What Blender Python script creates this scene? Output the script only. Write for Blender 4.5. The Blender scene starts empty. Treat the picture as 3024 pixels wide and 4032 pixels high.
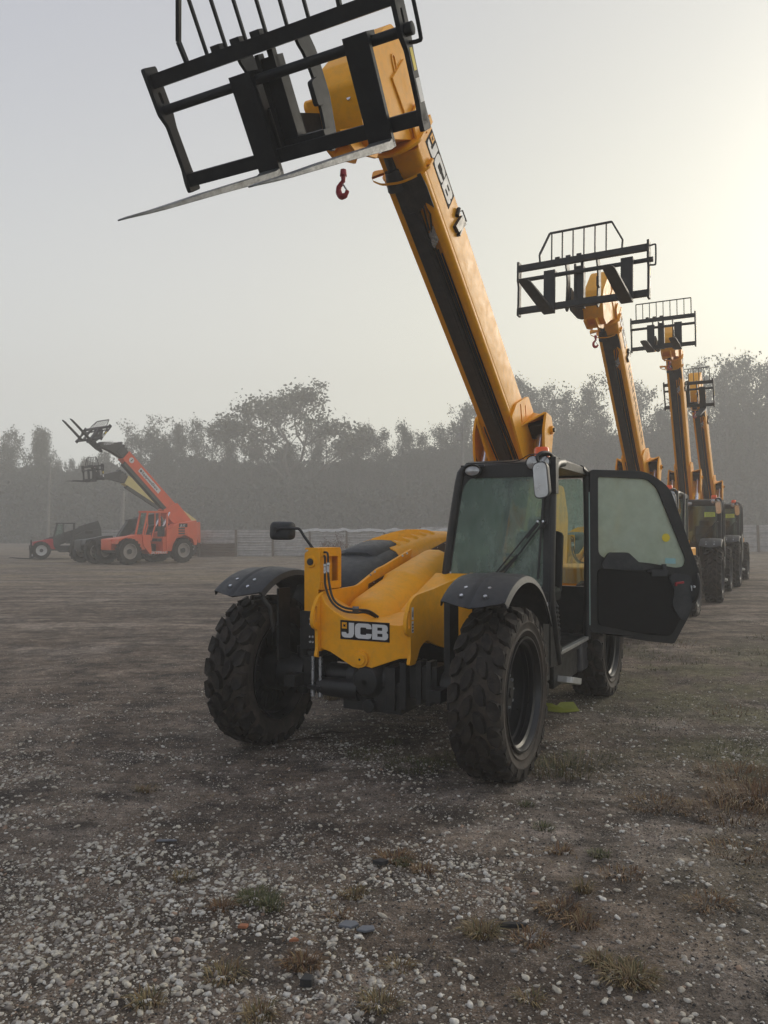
import bpy, math, random
import numpy as np
from mathutils import Vector, Matrix, noise as mnoise
from mathutils.geometry import tessellate_polygon
R = math.radians
random.seed(7)
rng = np.random.default_rng(7)
scene = bpy.context.scene
col = scene.collection

# ---------------------------------------------------------------- camera, sky, sun, exposure
CAM_H, PITCH = 1.741, 1.35
cd = bpy.data.cameras.new('camera'); cam = bpy.data.objects.new('camera', cd); col.objects.link(cam)
cam.location = (0, 0, CAM_H); cam.rotation_euler = (R(90 + PITCH), 0, 0)
cd.sensor_fit = 'VERTICAL'; cd.sensor_height = 36.0; cd.lens = 3028.0 / 4032.0 * 36.0
cd.clip_start = 0.05; cd.clip_end = 2000
scene.camera = cam

SUN_EL, SUN_AZ = 17.0, 48.0            # sun azimuth measured from +Y towards +X
world = bpy.data.worlds.new('World'); scene.world = world; world.use_nodes = True
wn, wl = world.node_tree.nodes, world.node_tree.links
wn.clear()
sky = wn.new('ShaderNodeTexSky'); sky.sky_type = 'NISHITA'; sky.sun_disc = False
sky.sun_elevation = R(SUN_EL); sky.sun_rotation = R(SUN_AZ)
sky.air_density = 1.0; sky.dust_density = 6.0; sky.ozone_density = 1.0
hs = wn.new('ShaderNodeHueSaturation'); hs.inputs['Saturation'].default_value = 0.25; hs.inputs['Value'].default_value = 1.0
wl.new(sky.outputs[0], hs.inputs['Color'])
# high fog above the yard: a smooth veil that brightens and warms towards the sun
tc = wn.new('ShaderNodeTexCoord')
dp = wn.new('ShaderNodeVectorMath'); dp.operation = 'DOT_PRODUCT'
sd = Vector((math.sin(R(SUN_AZ)) * math.cos(R(SUN_EL)), math.cos(R(SUN_AZ)) * math.cos(R(SUN_EL)), math.sin(R(SUN_EL))))
dp.inputs[1].default_value = sd
wl.new(tc.outputs['Generated'], dp.inputs[0])
mr = wn.new('ShaderNodeMapRange'); mr.inputs[1].default_value = -1; mr.inputs[2].default_value = 1
wl.new(dp.outputs['Value'], mr.inputs[0])
cr = wn.new('ShaderNodeValToRGB'); e = cr.color_ramp.elements
e[0].position = 0.0; e[0].color = (4.4, 4.85, 6.0, 1)
e[1].position = 1.0; e[1].color = (10.0, 9.8, 8.4, 1)
for p_, c_ in ((0.55, (5.0, 5.4, 6.6, 1)), (0.78, (6.3, 6.5, 7.0, 1)), (0.88, (7.15, 7.25, 7.2, 1)), (0.95, (8.4, 8.35, 7.7, 1))):
    n_ = e.new(p_); n_.color = c_
wl.new(mr.outputs[0], cr.inputs[0])
# the fog bank glows a little brighter and warmer low down
sz = wn.new('ShaderNodeSeparateXYZ'); wl.new(tc.outputs['Generated'], sz.inputs[0])
me_ = wn.new('ShaderNodeMapRange'); me_.interpolation_type = 'SMOOTHSTEP'; me_.inputs[1].default_value = 0.02; me_.inputs[2].default_value = 0.65
wl.new(sz.outputs['Z'], me_.inputs[0])
el = wn.new('ShaderNodeMix'); el.data_type = 'RGBA'; el.inputs[6].default_value = (1.74, 1.70, 1.42, 1); el.inputs[7].default_value = (.98, .98, 1.0, 1)
wl.new(me_.outputs[0], el.inputs[0])
ml = wn.new('ShaderNodeMix'); ml.data_type = 'RGBA'; ml.blend_type = 'MULTIPLY'; ml.inputs[0].default_value = 1
wl.new(cr.outputs[0], ml.inputs[6]); wl.new(el.outputs[2], ml.inputs[7])
mx = wn.new('ShaderNodeMix'); mx.data_type = 'RGBA'; mx.inputs[0].default_value = 0.80
wl.new(hs.outputs[0], mx.inputs[6]); wl.new(ml.outputs[2], mx.inputs[7])
bg = wn.new('ShaderNodeBackground'); bg.inputs['Strength'].default_value = 0.104
wo = wn.new('ShaderNodeOutputWorld')
wl.new(mx.outputs[2], bg.inputs[0]); wl.new(bg.outputs[0], wo.inputs[0])

sl = bpy.data.lights.new('sun', 'SUN'); sl.energy = 1.7; sl.angle = R(18); sl.color = (1.0, 0.90, 0.74)
so = bpy.data.objects.new('sun', sl); col.objects.link(so)
so.rotation_euler = (-sd).to_track_quat('-Z', 'Y').to_euler(); so.location = (20, 20, 30)

scene.view_settings.view_transform = 'Standard'; scene.view_settings.look = 'None'
scene.view_settings.gamma = 1.0; scene.view_settings.exposure = 0.0
scene.view_settings.use_curve_mapping = False
scene.cycles.volume_bounces = 2
scene.cycles.max_bounces = 8
scene.cycles.transparent_max_bounces = 16
scene.cycles.use_denoising = True

# ---------------------------------------------------------------- object helpers
def link(o, parent=None):
    col.objects.link(o)
    if parent is not None: o.parent = parent
    return o
def tag(o, label=None, cat=None, group=None, kind=None):
    if label: o['label'] = label
    if cat: o['category'] = cat
    if group: o['group'] = group
    if kind: o['kind'] = kind
    return o
def empty(name, loc=(0, 0, 0), rz=0.0, parent=None):
    o = bpy.data.objects.new(name, None); o.location = loc; o.rotation_euler = (0, 0, rz); o.empty_display_size = .2
    return link(o, parent)

class MB:
    """collects primitives, builds one mesh"""
    def __init__(s): s.v = []; s.f = []; s.m = []; s.mi = 0
    def add(s, vs, fs):
        o = len(s.v); s.v += [tuple(p) for p in vs]; s.f += [tuple(i + o for i in f) for f in fs]; s.m += [s.mi] * len(fs)
        return s
    def box(s, c, d, rot=None, M=None, taper=1.0):
        x, y, z = d[0] / 2, d[1] / 2, d[2] / 2
        t = taper
        P = [(-x, -y, -z), (x, -y, -z), (x, y, -z), (-x, y, -z), (-x * t, -y * t, z), (x * t, -y * t, z), (x * t, y * t, z), (-x * t, y * t, z)]
        if rot is not None:
            E = Matrix.Rotation(rot[2], 3, 'Z') @ Matrix.Rotation(rot[1], 3, 'Y') @ Matrix.Rotation(rot[0], 3, 'X')
            P = [E @ Vector(p) for p in P]
        P = [Vector(p) + Vector(c) for p in P]
        if M is not None: P = [M @ p for p in P]
        return s.add(P, [(0, 3, 2, 1), (4, 5, 6, 7), (0, 1, 5, 4), (1, 2, 6, 5), (2, 3, 7, 6), (3, 0, 4, 7)])
    def bb(s, x0, x1, y0, y1, z0, z1):
        return s.box(((x0 + x1) / 2, (y0 + y1) / 2, (z0 + z1) / 2), (abs(x1 - x0), abs(y1 - y0), abs(z1 - z0)))
    def beam(s, a, b, w, h, up=(0, 0, 1)):
        a, b = Vector(a), Vector(b); d = (b - a); L = d.length; d.normalize(); up = Vector(up)
        sx = d.cross(up)
        if sx.length < 1e-4: sx = d.cross(Vector((1, 0, 0)))
        sx.normalize(); uz = sx.cross(d)
        P = []
        for q in (a, b):
            for i, j in ((-1, -1), (1, -1), (1, 1), (-1, 1)): P.append(q + sx * (i * w / 2) + uz * (j * h / 2))
        return s.add(P, [(0, 1, 2, 3), (7, 6, 5, 4), (0, 4, 5, 1), (1, 5, 6, 2), (2, 6, 7, 3), (3, 7, 4, 0)])
    def plate(s, outer, lo, hi, axis='y', holes=()):
        """polygon (2-D) extruded; axis y: points are (x,z); axis x: (y,z); axis z: (x,y)"""
        def mk(p, h):
            return {'y': (p[0], h, p[1]), 'x': (h, p[0], p[1]), 'z': (p[0], p[1], h)}[axis]
        loops = [list(outer)] + [list(h) for h in holes]
        flat = [p for L in loops for p in L]
        tris = tessellate_polygon([[Vector((p[0], p[1], 0)) for p in L] for L in loops])
        n = len(flat); V = [mk(p, lo) for p in flat] + [mk(p, hi) for p in flat]; F = []
        ar = 0
        for t in tris:
            F.append(tuple(t)); F.append(tuple(i + n for i in reversed(t)))
        k = 0
        for L in loops:
            m = len(L)
            for i in range(m):
                a, b = k + i, k + (i + 1) % m
                F.append((a, b, b + n, a + n))
            k += m
        s.fixn = True
        return s.add(V, F)
    def cyl(s, a, b, r0, r1=None, n=16, cap=True):
        r1 = r0 if r1 is None else r1
        a, b = Vector(a), Vector(b); d = (b - a).normalized()
        u = d.orthogonal().normalized(); w = d.cross(u)
        V = []
        for q, r in ((a, r0), (b, r1)):
            for i in range(n):
                t = 2 * math.pi * i / n; V.append(q + (u * math.cos(t) + w * math.sin(t)) * r)
        F = [(i, (i + 1) % n, n + (i + 1) % n, n + i) for i in range(n)]
        if cap: F += [tuple(reversed(range(n))), tuple(range(n, 2 * n))]
        return s.add(V, F)
    def tube(s, pts, r, n=8, smooth=0, cap=True):
        pts = [Vector(p) for p in pts]
        if smooth:
            out = []
            for i in range(len(pts) - 1):
                p0 = pts[max(i - 1, 0)]; p1 = pts[i]; p2 = pts[i + 1]; p3 = pts[min(i + 2, len(pts) - 1)]
                for k in range(smooth):
                    t = k / smooth
                    out.append(0.5 * ((2 * p1) + (p2 - p0) * t + (2 * p0 - 5 * p1 + 4 * p2 - p3) * t * t + (3 * p1 - p0 - 3 * p2 + p3) * t ** 3))
            out.append(pts[-1]); pts = out
        rs = r if isinstance(r, (list, tuple)) else [r] * len(pts)
        if len(rs) != len(pts): rs = [rs[int(i * (len(rs) - 1) / (len(pts) - 1))] for i in range(len(pts))]
        V = []; prev = None
        for i, p in enumerate(pts):
            d = (pts[min(i + 1, len(pts) - 1)] - pts[max(i - 1, 0)]).normalized()
            if prev is None: u = d.orthogonal().normalized()
            else:
                u = prev - d * prev.dot(d)
                u = u.normalized() if u.length > 1e-5 else d.orthogonal().normalized()
            prev = u; w = d.cross(u)
            for k in range(n):
                t = 2 * math.pi * k / n; V.append(p + (u * math.cos(t) + w * math.sin(t)) * rs[i])
        F = []
        for i in range(len(pts) - 1):
            for k in range(n): F.append((i * n + k, i * n + (k + 1) % n, (i + 1) * n + (k + 1) % n, (i + 1) * n + k))
        if cap: F += [tuple(reversed(range(n))), tuple(range(len(V) - n, len(V)))]
        return s.add(V, F)
    def revolve(s, prof, n=48, c=(0, 0, 0), axis='y'):
        """prof: list of (radius, offset along axis)"""
        V = []
        for i in range(n):
            t = 2 * math.pi * i / n
            for r, h in prof:
                a, b = r * math.cos(t), r * math.sin(t)
                p = {'y': (a, h, b), 'z': (a, b, h), 'x': (h, a, b)}[axis]
                V.append((p[0] + c[0], p[1] + c[1], p[2] + c[2]))
        m = len(prof); F = []
        for i in range(n):
            j = (i + 1) % n
            for k in range(m - 1): F.append((i * m + k, j * m + k, j * m + k + 1, i * m + k + 1))
        s.fixn = True
        return s.add(V, F)
    def loft(s, secs, closed=True, cap=True):
        n = len(secs[0]); V = [p for q in secs for p in q]; F = []
        for i in range(len(secs) - 1):
            for k in range(n if closed else n - 1): F.append((i * n + k, i * n + (k + 1) % n, (i + 1) * n + (k + 1) % n, (i + 1) * n + k))
        if cap and closed: F += [tuple(reversed(range(n))), tuple(range(len(V) - n, len(V)))]
        s.fixn = True
        return s.add(V, F)
    def mesh(s, name, mats, smooth=35, fix=True):
        me = bpy.data.meshes.new(name); me.from_pydata([tuple(p) for p in s.v], [], s.f); me.validate()
        if not isinstance(mats, (list, tuple)): mats = [mats]
        for m in mats: me.materials.append(m)
        if len(mats) > 1: me.polygons.foreach_set('material_index', s.m[:len(me.polygons)])
        if fix:
            import bmesh
            b = bmesh.new(); b.from_mesh(me); bmesh.ops.recalc_face_normals(b, faces=b.faces); b.to_mesh(me); b.free()
        if smooth:
            me.polygons.foreach_set('use_smooth', [True] * len(me.polygons)); me.set_sharp_from_angle(angle=R(smooth))
        me.update(); return me
    def obj(s, name, mats, parent=None, bevel=0, smooth=35, fix=True, label=None):
        o = bpy.data.objects.new(name, s.mesh(name, mats, smooth, fix)); link(o, parent)
        if bevel: add_bevel(o, bevel)
        if label: o['label'] = label
        return o
def add_bevel(o, w, seg=2):
    b = o.modifiers.new('bevel', 'BEVEL'); b.width = w; b.segments = seg; b.limit_method = 'ANGLE'; b.angle_limit = R(40); b.harden_normals = False
    return o
def arc(cx, cy, r, a0, a1, n=10):
    return [(cx + r * math.cos(R(a0 + (a1 - a0) * i / n)), cy + r * math.sin(R(a0 + (a1 - a0) * i / n))) for i in range(n + 1)]
def circ(cx, cy, r, n=16, sy=1.0):
    return [(cx + r * math.cos(2 * math.pi * i / n), cy + sy * r * math.sin(2 * math.pi * i / n)) for i in range(n)]
def slot(x0, y0, x1, y1, r, n=6):
    a = math.degrees(math.atan2(y1 - y0, x1 - x0))
    return arc(x1, y1, r, a - 90, a + 90, n) + arc(x0, y0, r, a + 90, a + 270, n)
def rrect(x0, x1, y0, y1, r, n=4):
    return arc(x1 - r, y0 + r, r, -90, 0, n) + arc(x1 - r, y1 - r, r, 0, 90, n) + arc(x0 + r, y1 - r, r, 90, 180, n) + arc(x0 + r, y0 + r, r, 180, 270, n)
def roundpoly(P, r, n=4):
    out = []; m = len(P)
    for i in range(m):
        a, b, c = Vector(P[i - 1]), Vector(P[i]), Vector(P[(i + 1) % m])
        rr = r[i] if isinstance(r, (list, tuple)) else r
        u = (a - b); w = (c - b); k = min(rr, u.length * .45, w.length * .45)
        p0 = b + u.normalized() * k; p1 = b + w.normalized() * k
        for j in range(n + 1):
            t = j / n; q = p0 * (1 - t) ** 2 + b * 2 * t * (1 - t) + p1 * t * t
            out.append((q.x, q.y))
    return out

# ---------------------------------------------------------------- materials
def mat(name, base, rough=0.5, metal=0.0, var=0.12, vscale=6.0, bump=0.0, bscale=60.0, dirt=None, dirt_amt=0.0, dirt_scale=3.0, spec=0.5, coat=0.0, island=0.0, rvar=0.15):
    m = bpy.data.materials.new(name); m.use_nodes = True
    nt = m.node_tree; N, L = nt.nodes, nt.links
    b = N['Principled BSDF']; b.inputs['Roughness'].default_value = rough; b.inputs['Metallic'].default_value = metal
    b.inputs['Specular IOR Level'].default_value = spec; b.inputs['Coat Weight'].default_value = coat; b.inputs['Coat Roughness'].default_value = .15
    t = N.new('ShaderNodeTexCoord'); n1 = N.new('ShaderNodeTexNoise'); n1.inputs['Scale'].default_value = vscale; n1.inputs['Detail'].default_value = 6
    n1.inputs['Roughness'].default_value = .65
    L.new(t.outputs['Object'], n1.inputs['Vector'])
    mp = N.new('ShaderNodeMapRange'); mp.inputs[1].default_value = .3; mp.inputs[2].default_value = .7; mp.inputs[3].default_value = 1 - var; mp.inputs[4].default_value = 1 + var
    L.new(n1.outputs['Fac'], mp.inputs[0])
    mul = N.new('ShaderNodeVectorMath'); mul.operation = 'SCALE'; mul.inputs[0].default_value = base[:3]
    L.new(mp.outputs[0], mul.inputs['Scale'])
    c = mul.outputs[0]
    if island:
        g = N.new('ShaderNodeNewGeometry'); mi = N.new('ShaderNodeMapRange'); mi.inputs[3].default_value = 1 - island; mi.inputs[4].default_value = 1 + island
        L.new(g.outputs['Random Per Island'], mi.inputs[0]); ms = N.new('ShaderNodeVectorMath'); ms.operation = 'SCALE'
        L.new(c, ms.inputs[0]); L.new(mi.outputs[0], ms.inputs['Scale']); c = ms.outputs[0]
    if dirt:
        n2 = N.new('ShaderNodeTexNoise'); n2.inputs['Scale'].default_value = dirt_scale; n2.inputs['Detail'].default_value = 8; n2.inputs['Roughness'].default_value = .7
        L.new(t.outputs['Object'], n2.inputs['Vector'])
        r2 = N.new('ShaderNodeMapRange'); r2.inputs[1].default_value = .45; r2.inputs[2].default_value = .75; r2.inputs[3].default_value = 0; r2.inputs[4].default_value = dirt_amt
        L.new(n2.outputs['Fac'], r2.inputs[0])
        x = N.new('ShaderNodeMix'); x.data_type = 'RGBA'; x.inputs[7].default_value = (*dirt, 1)
        L.new(r2.outputs[0], x.inputs[0]); L.new(c, x.inputs[6]); c = x.outputs[2]
    L.new(c, b.inputs['Base Color'])
    mr_ = N.new('ShaderNodeMapRange'); mr_.inputs[3].default_value = max(0.02, rough - rvar); mr_.inputs[4].default_value = min(1, rough + rvar)
    n3 = N.new('ShaderNodeTexNoise'); n3.inputs['Scale'].default_value = vscale * 3; n3.inputs['Detail'].default_value = 5
    L.new(t.outputs['Object'], n3.inputs['Vector']); L.new(n3.outputs['Fac'], mr_.inputs[0]); L.new(mr_.outputs[0], b.inputs['Roughness'])
    if bump:
        n4 = N.new('ShaderNodeTexNoise'); n4.inputs['Scale'].default_value = bscale; n4.inputs['Detail'].default_value = 6
        L.new(t.outputs['Object'], n4.inputs['Vector'])
        bu = N.new('ShaderNodeBump'); bu.inputs['Strength'].default_value = bump; bu.inputs['Distance'].default_value = .01
        L.new(n4.outputs['Fac'], bu.inputs['Height']); L.new(bu.outputs[0], b.inputs['Normal'])
    return m
YEL = mat('yellow_paint', (.88, .385, .006), .46, spec=.26, var=.07, vscale=3, dirt=(.40, .22, .06), dirt_amt=.32, dirt_scale=16, bump=.08, bscale=160)
BLK = mat('black_paint', (.009, .010, .012), .42, spec=.38, var=.25, dirt=(.07, .06, .05), dirt_amt=.35, dirt_scale=7)
CARB = mat('carriage_black', (.010, .012, .016), .5, spec=.22, var=.25, dirt=(.05, .05, .05), dirt_amt=.25, dirt_scale=10)
GREYP = mat('dark_grey_plate', (.05, .05, .055), .45, var=.2)
PLAS = mat('black_plastic', (.020, .023, .028), .5, spec=.4, var=.2, bump=.15, bscale=300, dirt=(.10, .09, .08), dirt_amt=.3, dirt_scale=12)
RUB = mat('tyre_rubber', (.014, .012, .011), .82, var=.3, vscale=12, bump=.3, bscale=120, dirt=(.09, .066, .048), dirt_amt=.5, dirt_scale=7, spec=.3)
RUBS = mat('tyre_sidewall', (.036, .030, .026), .75, var=.25, vscale=9, bump=.15, bscale=150, dirt=(.13, .095, .07), dirt_amt=.6, dirt_scale=6, spec=.3)
RIM = mat('black_rim', (.007, .008, .010), .34, var=.2)
STEEL = mat('bright_steel', (.62, .64, .68), .28, metal=.9, var=.08)
CHROME = mat('chromed_ram', (.72, .75, .82), .22, metal=.85, var=.03)
FORK = mat('worn_fork_steel', (.16, .165, .17), .42, metal=.55, var=.35, vscale=14, dirt=(.05, .05, .05), dirt_amt=.8, dirt_scale=20, bump=.2, bscale=80)
ALU = mat('aluminium_tread', (.50, .49, .46), .4, metal=.5, var=.2)
RED = mat('red_paint', (.36, .02, .028), .4, var=.15)
ORB = mat('orange_beacon', (.9, .12, .02), .3, var=.05)
HOSE = mat('black_hose', (.012, .012, .013), .45, var=.2)
WHT = mat('white_print', (.62, .62, .62), .5, var=.06)
BKP = mat('black_print', (.018, .016, .018), .75, spec=.12, var=.1)
YST = mat('yellow_sticker', (.78, .60, .03), .5, var=.06)
GST = mat('pale_green_sticker', (.34, .46, .42), .5, var=.05)
BST = mat('pale_blue_sticker', (.28, .50, .52), .5, var=.05)
LIME = mat('lime_notice', (.55, .66, .12), .5, var=.08)
LIMEB = mat('lime_plastic', (.24, .26, .03), .5, var=.12, dirt=(.12, .10, .04), dirt_amt=.5)
SEAT = mat('seat_fabric', (.008, .008, .009), .9, spec=.2, var=.2)
MIRR = mat('mirror_glass', (.55, .56, .57), .22, metal=.7, var=.12, vscale=9)
LENS = mat('lamp_lens', (.42, .42, .42), .15, metal=.5, var=.2, vscale=30)
ORA = mat('orange_machine_paint', (.70, .10, .03), .45, var=.08, dirt=(.25, .12, .07), dirt_amt=.35)
CREAM = mat('cream_machine_paint', (.62, .52, .20), .5, var=.08)
REDM = mat('red_machine_paint', (.50, .015, .03), .45, var=.1)
GRYW = mat('grey_wheel_centre', (.34, .31, .28), .6, var=.2, dirt=(.2, .16, .12), dirt_amt=.6)
WHW = mat('white_wheel_centre', (.62, .62, .60), .5, var=.1)
DKM = mat('dark_machine_paint', (.035, .037, .036), .55, var=.3)
FENCE = mat('corrugated_iron', (.46, .45, .44), .6, metal=.2, var=.3, vscale=1.6, dirt=(.20, .15, .12), dirt_amt=.7, dirt_scale=1.2, island=.2)
WOOD = mat('weathered_post', (.16, .13, .10), .85, var=.25, bump=.4, bscale=40)

def glass_mat(name, tint, fog, fogcol, rough=.12, streak=(3, 3, .35), amp=.16):
    """misted cab glass: tinted see-through pane with a film of condensation"""
    m = bpy.data.materials.new(name); m.use_nodes = True
    N, L = m.node_tree.nodes, m.node_tree.links; N.clear()
    out = N.new('ShaderNodeOutputMaterial')
    tr = N.new('ShaderNodeBsdfTransparent'); tr.inputs[0].default_value = (*tint, 1)
    tl = N.new('ShaderNodeBsdfTranslucent'); tl.inputs[0].default_value = (*fogcol, 1)
    df = N.new('ShaderNodeBsdfDiffuse'); df.inputs[0].default_value = (*fogcol, 1)
    gl = N.new('ShaderNodeBsdfGlossy'); gl.inputs['Roughness'].default_value = rough
    t = N.new('ShaderNodeTexCoord')
    n1 = N.new('ShaderNodeTexNoise'); n1.inputs['Scale'].default_value = 3.5; n1.inputs['Detail'].default_value = 7; n1.inputs['Roughness'].default_value = .65
    mpp = N.new('ShaderNodeMapping'); mpp.inputs['Scale'].default_value = streak
    L.new(t.outputs['Object'], mpp.inputs[0])
    n2 = N.new('ShaderNodeTexNoise'); n2.inputs['Scale'].default_value = 9; n2.inputs['Detail'].default_value = 4
    L.new(mpp.outputs[0], n2.inputs['Vector']); L.new(t.outputs['Object'], n1.inputs['Vector'])
    ad = N.new('ShaderNodeMath'); ad.operation = 'ADD'; L.new(n1.outputs['Fac'], ad.inputs[0]); L.new(n2.outputs['Fac'], ad.inputs[1])
    mp = N.new('ShaderNodeMapRange'); mp.inputs[1].default_value = .75; mp.inputs[2].default_value = 1.25
    mp.inputs[3].default_value = max(0, fog - amp); mp.inputs[4].default_value = min(1, fog + amp); L.new(ad.outputs[0], mp.inputs[0])
    half = N.new('ShaderNodeMixShader'); half.inputs[0].default_value = .42; L.new(tl.outputs[0], half.inputs[1]); L.new(df.outputs[0], half.inputs[2])
    a = N.new('ShaderNodeMixShader'); L.new(mp.outputs[0], a.inputs[0]); L.new(tr.outputs[0], a.inputs[1]); L.new(half.outputs[0], a.inputs[2])
    fr = N.new('ShaderNodeFresnel'); fr.inputs[0].default_value = 1.4
    b = N.new('ShaderNodeMixShader'); L.new(fr.outputs[0], b.inputs[0]); L.new(a.outputs[0], b.inputs[1]); L.new(gl.outputs[0], b.inputs[2])
    L.new(b.outputs[0], out.inputs[0]); return m
GLW = glass_mat('misted_windscreen', (.64, .80, .74), .30, (.42, .50, .46), rough=.05, streak=(1.6, 1.6, .7), amp=.18)
GLK = glass_mat('dark_windscreen', (.50, .54, .50), .07, (.38, .42, .38), rough=.04, amp=.05)
GLD = glass_mat('misted_door_glass', (.66, .80, .73), .74, (.62, .70, .62), streak=(.6, .6, .45), amp=.2)
GLC = glass_mat('clear_side_glass', (.74, .86, .81), .14, (.45, .52, .48))

# ---------------------------------------------------------------- terrain height
def sstep(a, b, x):
    t = min(1, max(0, (x - a) / (b - a))); return t * t * (3 - 2 * t)
def ground_z(x, y):
    return .0105 * min(max(y - 6.0, 0), 26) * sstep(-1, 5, x)

# ---------------------------------------------------------------- lettering helpers
LJ = [(.55, 1), (.95, 1), (.95, .28), (.85, .06), (.68, 0), (.22, 0), (.06, .06), (0, .2), (0, .36), (.34, .36), (.36, .28), (.42, .26), (.5, .26), (.55, .32)]
LC = [(1.25, .66), (1.25, .75), (1.18, .94), (1.0, 1), (.25, 1), (.06, .92), (0, .75), (0, .25), (.06, .08), (.25, 0), (1.0, 0), (1.18, .06), (1.25, .26), (1.25, .34), (.86, .34), (.84, .28), (.78, .26), (.46, .26), (.4, .32), (.4, .68), (.46, .74), (.78, .74), (.84, .72), (.86, .66)]
LB = [(0, 0), (.95, 0), (1.1, .06), (1.17, .2), (1.17, .38), (1.05, .5), (1.14, .62), (1.14, .82), (1.08, .95), (.92, 1), (0, 1)]
LBH = [[(.38, .2), (.38, .4), (.76, .4), (.76, .2)], [(.38, .6), (.38, .8), (.74, .8), (.74, .6)]]
def mapmesh(mb, o, U, V, Nn, k=1.0):
    o, U, V, Nn = Vector(o), Vector(U), Vector(V), Vector(Nn)
    mb.v = [tuple(o + U * (p[0] * k) + V * (p[2] * k) + Nn * (-p[1])) for p in mb.v]; return mb
def jcb_decal(parent, o, U, V, Nn, W):
    """badge: dark panel, pale letters, small yellow emblem. o = lower left corner"""
    k = W / 4.15; H = 1.42
    a = MB(); a.plate([(0, 0), (4.15, 0), (4.15, H), (0, H)], -.002, 0); mapmesh(a, o, U, V, Nn, k)
    d = a.obj('badge_panel', BKP, parent, smooth=0)
    a = MB()
    for P, x, hs_ in ((LJ, .12, []), (LC, 1.27, []), (LB, 2.72, LBH)):
        s = 1.12
        a.plate([(x + p[0] * s, .14 + p[1] * s) for p in P], -.0035, -.0005, holes=[[(x + p[0] * s, .14 + p[1] * s) for p in h] for h in hs_])
    mapmesh(a, o, U, V, Nn, k); a.obj('lettering', WHT, parent, smooth=0)
    a = MB(); a.plate([(.14, .80), (.56, .80), (.56, 1.27), (.14, 1.27)], -.004, -.001); mapmesh(a, o, U, V, Nn, k); a.obj('emblem', YEL, parent, smooth=0)
    a = MB(); a.plate([(.22, .92), (.30, .98), (.38, .93), (.48, .97), (.44, 1.06), (.49, 1.14), (.36, 1.10), (.26, 1.16), (.29, 1.05)], -.005, -.002)
    mapmesh(a, o, U, V, Nn, k); a.obj('emblem_mark', BKP, parent, smooth=0)
def text_obj(name, s, m, parent, o, U, V, Nn, size, shear=0.0, xs=1.0, ext=.004):
    c = bpy.data.curves.new(name, 'FONT'); c.body = s; c.size = 1; c.shear = shear; c.extrude = 0; c.resolution_u = 2; c.offset = .02
    t = bpy.data.objects.new('tmp_text', c); col.objects.link(t)
    dg = bpy.context.evaluated_depsgraph_get(); me = bpy.data.meshes.new_from_object(t.evaluated_get(dg))
    bpy.data.objects.remove(t)
    o, U, V, Nn = Vector(o), Vector(U), Vector(V), Vector(Nn)
    for v in me.vertices: v.co = o + U * (v.co.x * size * xs) + V * (v.co.y * size) + Nn * ext
    me.materials.clear(); me.materials.append(m); me.update()
    return link(bpy.data.objects.new(name, me), parent)

# ---------------------------------------------------------------- wheels
RT = .612
def lug(mb, th, h, da, dh, r0, r1, sk=0.0, side=0):
    """hexagonal tread block on the carcass; side=+-1 drapes the outer end over the shoulder"""
    base = [(-.5, -.25), (-.25, -.5), (.25, -.5), (.5, -.1), (.5, .3), (.2, .5), (-.3, .5), (-.5, .2)]
    if side < 0: base = [(x, -y) for x, y in base][::-1]
    bot, top = [], []
    for x, y in base:
        for L, sc, r in ((bot, 1.0, r0), (top, .90, r1)):
            hh = h + y * dh * sc; aa = th + (x * da * sc) / RT + sk * (hh - h) / RT
            rr = r
            if side and abs(hh) > .155: rr = r - (abs(hh) - .155) * 1.1
            L.append((rr * math.cos(aa), hh, rr * math.sin(aa)))
    n = len(base); V = bot + top
    F = [tuple(range(n, 2 * n))] + [(i, (i + 1) % n, n + (i + 1) % n, n + i) for i in range(n)]
    mb.add(V, F)
_wheel = {}
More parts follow.
